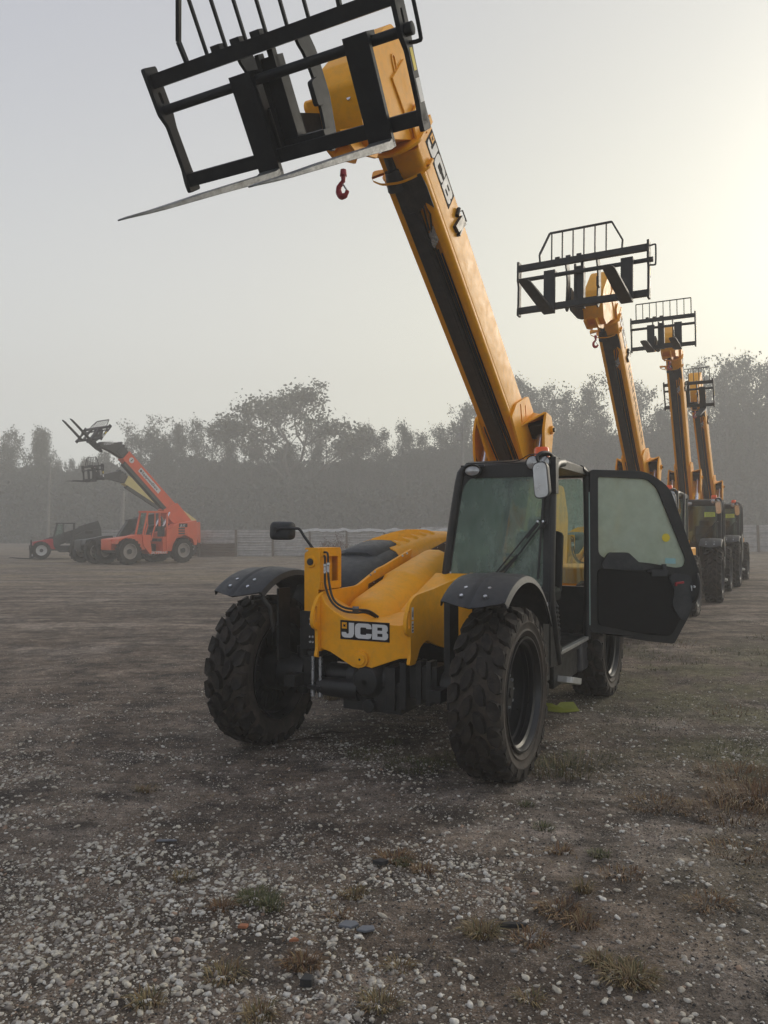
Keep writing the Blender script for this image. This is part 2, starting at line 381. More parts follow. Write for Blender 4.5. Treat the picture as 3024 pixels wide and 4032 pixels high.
def wheel_meshes():
    if _wheel: return _wheel
    t = MB(); t.revolve([(.385, -.125), (.40, -.155), (.43, -.168), (.48, -.178), (.53, -.180), (.550, -.170), (.563, -.14), (.570, -.06), (.571, 0), (.570, .06), (.563, .14), (.550, .170), (.53, .180), (.515, .179), (.510, .184), (.500, .184), (.495, .179), (.455, .174), (.45, .179), (.442, .179), (.437, .171), (.40, .155), (.385, .125)], 72)
    _wheel['tyre'] = t.mesh('tyre', RUBS, 50)
    t = MB(); n = 21
    for i in range(n):
        a = 2 * math.pi * i / n; p = 2 * math.pi / n
        for s in (1, -1):
            off = 0 if s > 0 else p * .5
            j = (random.random() - .5) * .004
            lug(t, a + off, s * .141, .138, .092, .550, RT - .004 + j, sk=-.55 * s, side=s)
            lug(t, a + off + p * .52, s * .046, .130, .080, .560, RT + j, sk=-.9 * s)
            # shoulder buttress bars running down the sidewall
            t.box((.538 * math.cos(a + off), s * .176, .538 * math.sin(a + off)), (.05, .022, .07), rot=(0, -(a + off), 0))
    _wheel['tread'] = t.mesh('tread', RUB, 0)
    t = MB(); t.revolve([(.395, .160), (.402, .166), (.400, .176), (.388, .176), (.378, .160), (.372, .14), (.352, .128), (.350, .095), (.362, .088), (.362, .06), (.345, .05), (.343, .01), (.335, -.02), (.16, -.045), (.12, -.045)], 64)
    t.revolve([(.395, -.160), (.402, -.168), (.388, -.174), (.376, -.15), (.352, -.12), (.350, -.06), (.338, -.03), (.17, -.055), (.12, -.055)], 64)
    for i in range(20):
        a = 2 * math.pi * i / 20; t.box((.25 * math.cos(a), -.062, .25 * math.sin(a)), (.11, .012, .014), rot=(0, -a, 0))
    _wheel['rim'] = t.mesh('rim', RIM, 30)
    t = MB(); t.cyl((0, -.06, 0), (0, .035, 0), .145, .140, 32); t.cyl((0, .035, 0), (0, .060, 0), .10, .085, 28); t.cyl((0, .06, 0), (0, .075, 0), .04, .035, 16)
    t.cyl((0, -.20, 0), (0, -.06, 0), .17, .16, 32)
    _wheel['hub'] = t.mesh('hub', BLK, 30)
    t = MB()
    for i in range(10):
        a = 2 * math.pi * i / 10; t.cyl((.122 * math.cos(a), .033, .122 * math.sin(a)), (.122 * math.cos(a), .052, .122 * math.sin(a)), .012, n=6)
    _wheel['bolts'] = t.mesh('wheel_nuts', STEEL, 30)
    return _wheel
def make_wheel(root, x, y, side, steer=0):
    W = wheel_meshes(); w = bpy.data.objects.new('wheel', W['tyre']); link(w, root)
    w.location = (x, y, RT - .024); w.rotation_euler = (0, random.random() * 0, (0 if side > 0 else math.pi) + R(steer))
    for k, nm in (('tread', 'tread'), ('rim', 'rim'), ('hub', 'hub'), ('bolts', 'wheel_nuts')):
        link(bpy.data.objects.new(nm, W[k]), w)
    return w

# ---------------------------------------------------------------- the yellow telehandler
TH0 = R(37.8)
BA = Vector((-4.1, 0, 1.87))
def x2b(x, z):
    return ((x + 4.1) * math.cos(TH0) + (z - 1.87) * math.sin(TH0), -(x + 4.1) * math.sin(TH0) + (z - 1.87) * math.cos(TH0))
PIVB = Vector((.11, 0, .142))
def boom_matrix(deg):
    return Matrix.Translation(Vector((-4.1, 0, 2.05))) @ Matrix.Rotation(-R(deg), 4, 'Y') @ Matrix.Translation(-PIVB)
CPIV_B = Vector((5.40, 0, -.545)); CPIV_C = Vector((-.776, 0, .12))
def carriage_matrix(deg, tilt):
    p = boom_matrix(deg) @ CPIV_B
    return Matrix.Translation(p) @ Matrix.Rotation(R(tilt), 4, 'Y') @ Matrix.Translation(-CPIV_C)

def build_boom(root):
    YC = .035
    a = MB()
    sec = roundpoly([(-.145, .04), (.215, .04), (.215, .475), (-.145, .475)], [.01, .05, .02, .02], 4)
    a.loft([[(b, y, n) for y, n in sec] for b in (-.3, 4.80)])
    # side flanges that make the open trough underneath
    a.bb(.2, 4.62, -.145, -.095, -.005, .05); 
    lo = roundpoly([(.135, .05), (.135, -.01), (.19, -.01), (.215, .02), (.215, .06)], [.005, .02, .03, .02, .005], 3)
    a.loft([[(b, y, n) for y, n in lo] for b in (.2, 4.6)])
    boom = a.obj('boom', YEL, root)
    a = MB(); a.bb(.25, 4.56, -.09, .055, -.015, .035); a.bb(.3, 4.3, -.02, .03, -.025, -.01); a.obj('hose_tray', PLAS, boom, .004)
    for P_ in [[(.35, y + .02, n - .03), (1.3, y + .02, n - .01), (1.7, y, n), (3.95 - .05 * k, y, n)] for k, (y, n) in enumerate(((.078, .005), (.098, .0), (.118, .008)))] + [[(.3, -.085, -.03), (1.6, -.115, -.012), (1.8, -.115, .03)], [(4.1, .08, .0), (4.3, .11, -.01), (4.45, .1, .02)], [(4.08, .10, .0), (4.25, .15, -.01), (4.4, .12, .02)]]:
        a = MB(); a.tube(P_, .0088, 8); a.obj('boom_hose', HOSE, boom)
    a = MB()
    for k in range(4):
        y = .075 + .018 * k; a.cyl((3.93 + .02 * k, y, .0), (4.0 + .02 * k, y, .0), .013, n=6); a.cyl((4.0 + .02 * k, y, .0), (4.07 + .02 * k, y, .0), .009, n=8)
    a.box((4.03, .10, .02), (.02, .10, .02)); a.obj('hose_fitting', STEEL, boom)
    a = MB(); a.plate([(4.6, .05), (4.62, .19), (4.5, .205), (4.3, .205), (4.36, .15), (4.3, .08), (4.3, .0), (4.6, .0)], -.012, .0, axis='z'); a.obj('cover_plate', PLAS, boom, .003)
    # reinforcing plates and ram ears near the foot
    for sgn in (1, -1):
        ys = lambda y: YC + sgn * (y - YC)
        P = roundpoly([(1.80, -.02), (1.77, .22), (1.52, .60), (1.27, .60), (1.05, .49), (-.28, .49), (-.28, .05), (.2, -.08), (1.3, -.10)], .04, 3)
        a = MB(); a.plate(P, ys(.216), ys(.245), holes=[slot(1.66, .30, 1.52, .19, .020), slot(1.53, .42, 1.45, .35, .016)]); 
        a.obj('reinforcing_plate', YEL, boom, .004)
        a = MB(); a.plate(roundpoly([(1.42, .42), (1.24, .53), (1.08, .46), (.90, -.02), (1.02, -.08), (1.20, .02), (1.36, .20)], .03, 3), ys(.435), ys(.465), holes=[])
        a.beam((1.50, ys(.24), .15), (1.42, ys(.44), .42), .012, .012)
        # hood plate of the ram bracket
        V = [(1.52, ys(.244), .13), (1.26, ys(.244), .60), (1.23, ys(.46), .53), (1.43, ys(.46), .42)]
        V2 = [(v[0] - .012, v[1], v[2] - .012) for v in V]
        a.add(V + V2, [(0, 1, 2, 3), (7, 6, 5, 4), (0, 4, 5, 1), (1, 5, 6, 2), (2, 6, 7, 3), (3, 7, 4, 0)])
        a.add([(1.10, ys(.244), .52), (1.10, ys(.435), .46), (.93, ys(.435), -.05), (.85, ys(.244), -.25), (1.11, ys(.244), .52), (1.11, ys(.435), .46), (.94, ys(.435), -.05), (.86, ys(.244), -.25)], [(0, 1, 2, 3), (7, 6, 5, 4), (0, 4, 5, 1), (1, 5, 6, 2), (2, 6, 7, 3), (3, 7, 4, 0)])
        a.obj('ram_ear', YEL, boom, .003)
        a = MB(); a.bb(1.12, 1.34, ys(.25), ys(.43), .30, .44); a.obj('ram_socket', BLK, boom, .004)
        a = MB(); a.plate([(1.06, .52), (1.06, .30), (.78, -.40), (.70, -.40), (.95, .30), (.98, .52)], ys(.25), ys(.43)); a.obj('ear_web', YEL, boom, .004)
        a = MB(); a.cyl((1.17, ys(.25), .38), (1.17, ys(.47), .38), .034, n=16); a.cyl((1.17, ys(.466), .38), (1.17, ys(.495), .38), .048, n=18); a.obj('pivot_pin', YEL if sgn > 0 else BLK, boom)
        a = MB(); a.cyl((1.17, ys(.495), .38), (1.17, ys(.515), .38), .026, n=14); a.obj('pin_cap', BLK, boom)
    for y in (-.10, .13): a = MB(); a.box((.32, y, -.04), (.10, .03, .09)); a.cyl((.30, y - .04, -.06), (.30, y + .04, -.06), .035, n=14); a.obj('ram_lug', YEL, boom, .004)
    # collars at the mouth of the outer boom
    def flange(b, P, hole, t=.022):
        a = MB(); a.plate(roundpoly(P, .05, 4), b, b + t, axis='x', holes=[hole]); return a
    H2 = [(-.08 + .115 * math.cos(2 * math.pi * i / 20), .095 + .09 * math.sin(2 * math.pi * i / 20)) for i in range(20)]
    a = flange(4.60, [(-.34, .24), (-.30, .08), (-.16, -.04), (.02, -.075), (.14, -.03), (.25, .08), (.25, .21), (.22, .22), (.21, .10), (-.14, .20)], H2)
    H1 = [(-.05 + .11 * math.cos(2 * math.pi * i / 20), .06 + .075 * math.sin(2 * math.pi * i / 20)) for i in range(20)]
    b2 = flange(4.84, [(-.26, .14), (-.14, -.03), (.03, -.10), (.17, -.05), (.26, .04), (.26, .26), (.22, .28), (.21, .15), (-.2, .25)], H1)
    a.add(b2.v, b2.f); a.obj('boom_collar', YEL, boom, .004)
    a = MB(); a.bb(4.79, 4.86, -.16, .23, .30, .495); a.plate([(4.80, .06), (5.02, .14), (5.04, .32), (4.92, .44), (4.80, .47)], .20, .222); a.obj('boom_mouth', YEL, boom, .006)
    a = MB(); a.cyl((4.3, -.065, .02), (5.2, -.055, .08), .042, n=16); a.cyl((4.52, -.07, .02), (4.68, -.065, .03), .085, .06, n=18); a.obj('extension_ram', PLAS, boom)
    # inner boom and drooping nose
    a = MB(); a.bb(4.6, 5.35, -.12, .19, .10, .43); a.obj('inner_boom', YEL, boom, .006)
    nose = [(-.45, 5.38), (-.02, 5.66), (.06, 5.66), (.17, 5.57), (.55, 5.12), (.62, 4.92), (.50, 4.64), (.30, 4.60), (.0, 4.78), (-.45, 4.98)]
    nb = [x2b(*p) for p in nose]
    a = MB(); a.plate(roundpoly(nb, [.02, .03, .03, .03, .02, .03, .02, .03, .02, .02], 3), -.155, .175); nz = a.obj('boom_nose', YEL, boom, .008)
    a = MB(); sl_ = [x2b(*p) for p in ((.03, 5.40), (-.10, 5.18))]
    a.plate(slot(sl_[0][0], sl_[0][1], sl_[1][0], sl_[1][1], .034), .1755, .184, holes=[slot(sl_[0][0], sl_[0][1], sl_[1][0], sl_[1][1], .022)]); a.obj('pressed_slot', YEL, boom, .002)
    pr = x2b(.52, 4.98)
    a = MB(); a.cyl((pr[0] - .10, -.36, pr[1] + .04), (pr[0] - .10, -.15, pr[1] + .04), .055, n=18); a.box((pr[0] - .18, -.27, pr[1] + .05), (.24, .10, .22), rot=(0, -.3, 0)); a.obj('tilt_linkage', YEL, boom, .006)
    a = MB(); q = x2b(.42, 4.80); a.cyl((q[0] + .05, .10, q[1] - .02), (q[0] + .12, .10, q[1] - .06), .026, n=6); a.cyl((q[0] + .12, .10, q[1] - .06), (q[0] + .15, .10, q[1] - .075), .017, n=6)
    a.cyl((q[0] + .05, .16, q[1] + .1), (q[0] + .09, .16, q[1] + .08), .02, n=6); a.obj('hex_bolt', STEEL, boom)
    q = [x2b(*p) for p in ((.50, 4.66), (.68, 4.56), (.44, 4.50), (.12, 4.60), (.06, 4.72))]
    a = MB(); a.plate(q, .06, .085); a.plate(q, -.12, -.10); a.bb(q[2][0], q[2][0] + .015, -.11, .075, q[2][1], q[2][1] + .16); a.obj('hook_bracket', YEL, boom, .003)
    # side markings
    jcb_decal(boom, (4.755, .2155, .24), (-1, 0, 0), (0, 0, 1), (0, 1, 0), .625)
    a = MB(); a.plate([(3.98, .2), (3.95, .42), (3.84, .44), (3.86, .36), (3.90, .22)], .216, .25); a.bb(3.86, 3.88, .216, .25, .22, .46); a.cyl((4.0, .235, .33), (4.02, .235, .42), .02, n=12); a.tube([(4.0, .24, .40), (3.98, .25, .45), (3.86, .25, .46)], .007, 6); a.obj('sensor_bracket', BLK, boom, .002)
    boom.matrix_local = boom_matrix(37.8)
    return boom

def build_hook(root, x, y, z):
    a = MB(); a.cyl((x, y, z + .06), (x, y, z + .12), .036, .030, n=12); a.cyl((x, y, z + .0), (x, y, z + .06), .020, .026, n=12)
    pts = [(x, y, z + .02)] + [(x + .0, y + .052 * math.sin(R(t)) - .002, z - .075 + .07 * math.cos(R(t))) for t in (-20, -60, -100, -140, -180, -220, -255)]
    K_ = lambda m_: setattr(m_, 'v', [(x + (q[0] - x) * .72, y + (q[1] - y) * .72, z + .10 + (q[2] - z - .12) * .72) for q in m_.v])
    a.tube(pts, [.020, .024, .028, .031, .032, .028, .021, .012], 10, smooth=4)
    K_(a); h = a.obj('lifting_hook', RED, root)
    a = MB(); a.beam((x, y - .012, z - .01), (x, y + .045, z - .10), .02, .012); K_(a); a.obj('safety_latch', STEEL, h)
    return h

def build_carriage(root, guard='kinked', HW=.93, shanks=(-.20, .64), blunt=True):
    c = bpy.data.objects.new('fork_carriage', None)
    a = MB()
    a.bb(-.035, .035, -HW, HW, 0, .085)
    a.bb(-.035, .035, -HW, HW, .635, .72)
    a.cyl((0, -HW, .50), (0, HW, .50), .030, n=16)
    # vertical members behind the bars
    a.bb(-.16, -.05, -.10, .02, .0, .60); a.bb(-.10, -.03, -.115, -.085, .05, .63); a.bb(-.09, -.036, -.02, .02, .5, .70)
    a.bb(-.14, -.036, -.12, .22, .02, .12)
    P = MB
    for y in (-.245, .195):
        a.plate(roundpoly([(-.03, .70), (-.17, .72), (-.24, .56), (-.26, .30), (-.20, .05), (-.12, -.03), (-.05, .0), (-.09, .2), (-.11, .42), (-.075, .56), (-.03, .62)], .03, 3), y, y + .022)
    a.plate(roundpoly([(-.12, .42), (-.02, .40), (-.02, .26), (-.12, .25)], .02, 3), .205, .24)
    a.mi = 0
    # cross braces to the hitch on the boom head
    for y in (-.20,): a.plate(roundpoly([(-.12, .34), (-.12, .0), (-.55, .0), (-.85, .07), (-.86, .18), (-.5, .24)], .05, 3), y, y + .025)
    body = a.mesh('fork_carriage', CARB)
    c = bpy.data.objects.new('fork_carriage', body); link(c, root); add_bevel(c, .004)
    for s in (1, -1):
        y0, y1 = (HW - .03, HW + .0) if s > 0 else (-HW, -HW + .03)
        Pp = roundpoly([(.07, .765), (-.07, .765), (-.075, .60), (-.075, .47), (-.055, .38), (-.055, .10), (-.07, .0), (-.07, -.035), (.055, -.035), (.055, .03), (.035, .12), (.03, .40), (.07, .48)], .015, 2)
        a = MB(); a.plate(Pp, y0, y1, holes=[slot(.0, .60, .0, .55, .014)]); e_ = a.obj('end_plate', CARB, c, .003)
        if s > 0:
            a = MB(); a.plate([(-.045, .12), (.015, .12), (.015, .25), (-.045, .25)], y1, y1 + .002); a.obj('serial_sticker', WHT, e_, smooth=0)
            a = MB(); a.plate([(-.035, .29), (.005, .29), (.005, .41), (-.035, .41)], y1, y1 + .002); a.obj('warning_sticker', YST, e_, smooth=0)
    if HW > .8:
        a = MB(); a.tube([(-.02, HW - .01, .70), (-.03, HW + .055, .715), (-.03, HW + .07, .68), (-.03, HW + .07, .46), (-.03, HW + .055, .43), (-.02, HW - .01, .435)], .012, 8, smooth=3)
        a.cyl((0, HW - .0, .50), (0, HW + .045, .50), .036, n=14); a.obj('side_loop', CARB, c)
    for k in range(3): a = MB(); a.box((0.0, -.34 + .155 * k - .0, .735), (.06, .07, .035)); a.obj('welded_tab', CARB, c, .004)
    # load guard
    a = MB(); b = MB()
    if guard == 'kinked':
        y0, y1, top = -.60, .56, 1.13
        outer = [(y0, .70), (y0 - .01, .84), (y0 + .14, top)], [(y1, .70), (y1 + .01, .84), (y1 - .14, top)]
        for L in outer:
            for p, q in zip(L[:-1], L[1:]): a.beam((0, p[0], p[1]), (0, q[0], q[1]), .035, .024, up=(0, 1, 0))
        a.beam((0, outer[0][-1][0], top), (0, outer[1][-1][0], top), .035, .024)
        bars = [(-.43 + .155 * k) for k in range(6)]
    else:
        y0, y1, top = -HW + .13, HW - .10, 1.08
        a.beam((0, y0, .70), (0, y0, top), .03, .022, up=(0, 1, 0)); a.beam((0, y1, .70), (0, y1, top), .03, .022, up=(0, 1, 0)); a.beam((0, y0, top), (0, y1, top), .03, .022)
        n = 7; bars = [y0 + (y1 - y0) * (k + 1) / (n + 1) for k in range(n)]
    a.obj('guard_frame', CARB, c, .003)
    for y in bars:
        b = MB(); b.beam((0, y, .71), (0, y, top), .022, .018, up=(0, 1, 0)); b.obj('guard_bar', CARB, c, .002)
    for y in shanks:
        w = .082
        a = MB()
        a.bb(.037, .078, y - w, y + w, -.05, .535)
        a.bb(-.04, .078, y - w, y + w, .528, .556); a.bb(-.04, -.036, y - w * .6, y + w * .6, .48, .53)
        sh = a.obj('fork', CARB, c, .005)
        a = MB()
        secs = []
        for t, s, ww, hh in ((.037, -.075, w, .06), (.12, -.08, w, .05), (.8, -.02, w * .95, .034)) + (((1.12, .01, w * .9, .022), (1.20, .012, w * .75, .018), (1.25, .014, w * .45, .012)) if blunt else ((1.30, .02, w * .75, .020), (1.52, .045, w * .45, .012), (1.60, .052, w * .18, .008))):
            secs.append([(t, y - ww, s), (t, y + ww, s), (t, y + ww, s + hh), (t, y - ww, s + hh)])
        a.loft(secs); a.bb(.037, .085, y - w, y + w, -.076, -.048)
        a.obj('fork_blade', CARB if blunt else FORK, sh, .003)
    return c

def make_ram(root, deg):
    M = boom_matrix(deg)
    for s in (1, -1):
        y = .035 + s * .32
        top = M @ Vector((1.17, y, .38)); bot = Vector((-2.75, y, 1.30))
        d = (top - bot); L = d.length; d.normalize()
        a = MB(); a.cyl(bot, bot + d * 1.0, .062, n=20); a.cyl(bot + d * .97, bot + d * 1.03, .070, n=20)
        r = a.obj('lift_ram', YEL, root)
        a = MB(); a.cyl(bot + d * .9, top, .046, n=20); a.cyl(top - d * .02 - Vector((0, .04, 0)), top - d * .02 + Vector((0, .04, 0)), .055, n=18); a.obj('ram_rod', CHROME, r)

def hexplate(a, pts, t=.012):
    pass

def build_fender(root, y):
    """moulded mudguard arching over a front tyre"""
    a = MB(); secs = []
    w = .24
    angs = list(range(50, 151, 5))
    for i, t in enumerate(angs):
        k = i / (len(angs) - 1)
        r = .80 + .015 * math.sin(math.pi * k)
        prof = [(-w, -.055), (-w + .012, -.012), (-w + .05, 0), (-.05, .006), (-.02, .012), (-.008, .004), (.008, .004), (.02, .012), (.05, .006), (w - .05, 0), (w - .012, -.012), (w, -.055), (w - .012, -.055), (w - .03, -.02), (0, -.010), (-w + .03, -.02), (-w + .012, -.055)]
        droop = .0
        sec = []
        for yy, h in prof:
            sec_r = r + h * (1.0 if 0 < k < 1 else .8)
            tt = t - (1 - k) * 0 - (6 * (yy / w) ** 2 * (-1) if k == 0 else 0)
            sec.append((sec_r * math.cos(R(tt)), y + yy, RT + sec_r * math.sin(R(tt))))
        secs.append(sec)
    a.loft(secs); f = a.obj('front_mudguard', PLAS, root, 0, 50)
    a = MB()
    for t in (58, 65):
        for yy in (-.085, .085):
            p = lambda r: (r * math.cos(R(t)), y + yy, RT + r * math.sin(R(t)))
            a.cyl(p(.79), p(.818), .013, n=10)
    a.obj('mudguard_bolt', STEEL, f)
    a = MB()
    for t in (58, 65):
        for yy in (-.085, .085):
            p = lambda r: (r * math.cos(R(t)), y + yy, RT + r * math.sin(R(t)))
            a.cyl(p(.79), p(.8075), .03, n=14)
    a.obj('bolt_dimple', BLK, f)
    s = 1 if y > 0 else -1
    a = MB(); a.bb(.24, .26, y - s * .24, y - s * .285, .72, 1.26) if s > 0 else a.tube([(.40, y - s * .2, 1.22), (.38, y - s * .26, 1.14), (.34, y - s * .27, .95)], .018, 8); a.bb(.10, .26, y - s * .24, y - s * .26, .72, 1.28); a.obj('mudguard_stay', BLK, f)
    return f

def build_chassis(root):
    a = MB()
    # cross plate with dipped top edge
    top = [(-.385, 1.24), (-.345, 1.17), (-.26, 1.11), (-.17, 1.065), (-.05, 1.04), (.10, 1.035), (.30, 1.035), (.36, 1.05), (.385, 1.08)]
    bot = [(.385, .80), (.30, .79), (.06, .70), (-.02, .685), (-.10, .70), (-.30, .80), (-.385, .82)]
    a.plate(top + bot, .15, .172, axis='x')
    # deck behind the plate
    secs = []
    for x, k in ((.165, 0), (.05, .05), (-.08, .35), (-.22, .8), (-.35, 1)):
        secs.append([(x, y, (z * (1 - k) + 1.09 * k)) for y, z in top] + [(x, .385, .98), (x, -.385, .98)])
    a.loft(secs)
    a.bb(-.33, -4.0, -.375, .375, .84, 1.07)
    V = [(-.30, .06, 1.09), (-.30, .385, 1.09), (-1.05, .385, 1.36), (-1.05, .06, 1.36), (-.30, .06, 1.03), (-.30, .385, 1.03), (-1.05, .385, 1.03), (-1.05, .06, 1.03)]
    a.add(V, [(0, 3, 2, 1), (4, 5, 6, 7), (0, 1, 5, 4), (1, 2, 6, 5), (2, 3, 7, 6), (3, 0, 4, 7)])
    ch = a.obj('chassis', YEL, root, .004)
    a = MB(); a.cyl((.172, -.02, .765), (.192, -.02, .765), .062, n=28); a.cyl((.192, -.02, .765), (.204, -.02, .765), .044, n=24); a.obj('axle_pin_boss', YEL, ch, .003)
    a = MB(); a.cyl((.204, -.02, .765), (.2055, -.02, .765), .009, n=10); a.obj('grease_hole', BLK, ch)
    for s in (1, -1):
        P = [(.235, .755), (.13, .755), (.09, .80), (.05, .865), (-.04, .90), (-.10, .90), (-.2, .86), (-.42, .80), (-.65, .78), (-1.1, .80), (-1.1, 1.37), (-.85, 1.35), (-.56, 1.30 if s < 0 else 1.325), (-.20, 1.255 if s < 0 else 1.285), (.12, 1.26), (.21, 1.22), (.285, 1.10), (.285, 1.02), (.262, .985), (.215, .97), (.21, .82)]
        if s < 0: P[10:14] = [(-1.5, 1.56), (-.92, 1.42), (-.80, 1.40), (-.42, 1.27)]
        P = roundpoly(P, [.03, .02, .02, .03, .03, .03, .03, .03, .03, .01, .02, .03, .03, .05, .06, .08, .05, .02, .015, .02, .02], 3)
        y0, y1 = (.385, .412) if s > 0 else (-.412, -.385)
        a = MB(); a.plate(P, y0, y1, holes=[slot(.238, 1.14, .238, 1.04, .016)] + ([circ(-.42, 1.15, .022, 14)] if s < 0 else []))
        c = a.obj('side_plate', YEL, ch, .005)
        if s > 0:
            a = MB(); a.plate([(.165, 1.085), (.195, 1.085), (.195, 1.175), (.165, 1.175)], y1, y1 + .0015); a.plate([(.165, .99), (.195, .99), (.195, 1.075), (.165, 1.075)], y1, y1 + .0015); a.obj('instruction_sticker', WHT, c, smooth=0)
            a = MB(); a.plate([(.172, 1.10), (.188, 1.11), (.184, 1.14), (.174, 1.16)], y1 + .001, y1 + .0025)
            for k in range(3): a.plate([(.171, 1.0 + k * .022), (.189, 1.0 + k * .022), (.189, 1.012 + k * .022), (.171, 1.012 + k * .022)], y1 + .001, y1 + .0025)
            a.obj('sticker_print', BKP, c, smooth=0)
    jcb_decal(ch, (.1725, -.205, .905), (0, 1, 0), (0, 0, 1), (1, 0, 0), .425)
    # pressed cover running up between bonnet and cab
    a = MB(); secs = []
    for x, zt, y0, y1 in ((-.10, 1.10, -.30, .10), (-.16, 1.17, -.33, .10), (-.24, 1.20, -.34, .10), (-.75, 1.335, -.35, .09), (-.80, 1.375, -.355, .10), (-.86, 1.385, -.36, .10), (-1.55, 1.54, -.36, .06), (-1.66, 1.55, -.36, .05), (-1.70, 1.50, -.35, .03)):
        base = zt - .17 - .06 * max(0, -x - .3)
        yc, hw = (y0 + y1) / 2, (y1 - y0) / 2
        prof = [(-1, 0), (-1, .55), (-.88, .86), (-.6, 1.0), (-.1, .99), (.3, .86), (.62, .62), (.86, .34), (1, .08), (1, 0)]
        secs.append([(x, yc + hw * u, base + (zt - base) * v) for u, v in prof])
    a.loft(secs); a.obj('pressed_cover', YEL, ch, 0, 40)
    a = MB()
    for x, y, z in ((-.62, -.372, 1.352), (-.70, -.372, 1.375), (-1.25, -.372, 1.50), (-1.05, .2, 1.365), (-1.35, -.372, 1.52)): a.cyl((x, y, z - .01), (x, y, z + .008), .009, n=6)
    a.obj('cover_screw', STEEL, ch)
    # rear towers that carry the boom pivot
    for y0, y1 in ((-.34, -.22), (.27, .40)):
        a = MB(); a.plate(roundpoly([(-2.75, 1.0), (-3.2, 1.65), (-3.85, 2.30), (-4.25, 2.28), (-4.45, 1.9), (-4.3, 1.0)], .08, 3), y0, y1); a.obj('boom_tower', YEL, ch, .006)
    a = MB(); a.bb(-3.5, -4.5, -1.0, 1.0, .95, 1.32); a.bb(-3.9, -4.6, -.7, .7, .7, 1.0); a.obj('counterweight', YEL, ch, .02)
    # front tower with its pin and window
    a = MB(); t0 = .02
    P = roundpoly([(-.20, 1.27), (.13, 1.27), (.13, 1.60), (-.20, 1.60)], [.01, .01, .05, .04], 4)
    a.plate(P, -.435, -.42, holes=[[(-.15, 1.33), (.06, 1.33), (.06, 1.53), (-.15, 1.53)]])
    Q = roundpoly([(-.565, .98), (-.435, .98), (-.435, 1.60), (-.53, 1.60), (-.53, 1.575), (-.565, 1.56)], [.05, .01, .008, .02, .008, .02], 3)
    a.plate(Q, .115, .13, axis='x'); a.bb(-.20, .12, -.565, -.43, 1.585, 1.60); a.bb(-.20, -.185, -.56, -.435, 1.0, 1.59); a.bb(-.19, .12, -.56, -.55, 1.0, 1.55)
    a.bb(.0, .118, -.434, -.405, 1.27, 1.335); a.bb(-.02, .118, -.434, -.408, 1.53, 1.60)
    tw = a.obj('ram_tower', YEL, ch, .004)
    a = MB(); a.cyl((.13, -.50, 1.49), (.145, -.50, 1.49), .050, .042, n=24); a.obj('pin_boss', YEL, tw)
    a = MB(); a.cyl((.145, -.50, 1.49), (.152, -.50, 1.49), .028, n=20); a.obj('rubber_plug', BLK, tw)
    a = MB(); a.bb(-.14, .05, -.52, -.47, 1.28, 1.56); a.obj('inner_block', YEL, tw, .004)
    a = MB()
    a.tube([(.09, -.42, 1.565), (.09, -.385, 1.565), (.10, -.365, 1.55), (.105, -.36, 1.50), (.105, -.36, 1.46)], .0085, 8, smooth=3)
    a.tube([(.09, -.42, 1.535), (.09, -.40, 1.535), (.11, -.385, 1.52), (.115, -.382, 1.45)], .0085, 8, smooth=3)
    a.tube([(.105, -.36, 1.42), (.11, -.345, 1.32), (.12, -.30, 1.20), (.10, -.22, 1.14), (.07, -.12, 1.125), (.0, -.05, 1.11), (-.06, -.0, 1.06)], .0095, 8, smooth=6)
    a.tube([(.115, -.382, 1.41), (.125, -.37, 1.30), (.13, -.31, 1.18), (.11, -.22, 1.115), (.07, -.13, 1.10), (.02, -.07, 1.10), (-.06, -.02, 1.06)], .0095, 8, smooth=6)
    a.obj('hydraulic_hose', HOSE, ch)
    a = MB()
    for x, y, z in ((.105, -.36, 1.41), (.115, -.382, 1.40)): a.cyl((x, y, z), (x, y, z + .05), .012, n=8); a.cyl((x, y, z + .055), (x, y, z + .075), .0145, n=6)
    a.obj('hose_coupling', STEEL, ch)
    a = MB(); a.box((.06, -.135, 1.125), (.05, .05, .03), rot=(0, .3, .5)); a.obj('hose_clamp', GREYP, ch, .003)
    # bonnet over the engine pod
    xs = [-.42, -.46, -.56, -.72, -.95, -1.15, -1.30, -1.5, -1.8, -2.1, -2.4, -2.7, -3.0, -3.05]
    zc = [1.20, 1.30, 1.37, 1.435, 1.50, 1.545, 1.575, 1.605, 1.65, 1.69, 1.715, 1.72, 1.70, 1.60]
    zi = [1.16, 1.20, 1.27, 1.31, 1.355, 1.395, 1.425, 1.46, 1.52, 1.58, 1.635, 1.64, 1.62, 1.55]
    def bsec(x, c_, i_, lift=0.0, w0=-.40, w1=-1.06):
        yc = (w0 + w1) / 2; hw = (w0 - w1) / 2
        prof = [(1, -.12), (1, 0), (.93, .35), (.80, .72), (.55, .95), (.1, 1.0), (-.4, .98), (-.75, .82), (-.93, .4), (-1, -.3), (-1, -1.2)]
        return [(x, yc + hw * u, i_ + lift + ((c_ - i_) * v if v >= 0 else v * .25)) for u, v in prof]
    a = MB(); a.loft([bsec(x, c_, i_) for x, c_, i_ in list(zip(xs, zc, zi))[:8]]); bon = a.obj('bonnet_nose', PLAS, ch, 0, 50)
    a = MB(); a.loft([bsec(x, c_ + .012, i_ + .004) for x, c_, i_ in list(zip(xs, zc, zi))[6:]]); bn = a.obj('bonnet', YEL, ch, 0, 50)
    a = MB(); a.loft([bsec(x, c_ + .045, i_ + .03, 0, -.50, -.96) for x, c_, i_ in ((-.98, 1.49, 1.38), (-1.02, 1.52, 1.41), (-1.2, 1.56, 1.45), (-1.42, 1.60, 1.49), (-1.5, 1.60, 1.5))]); a.obj('air_scoop', PLAS, bon, 0, 50)
    a = MB()
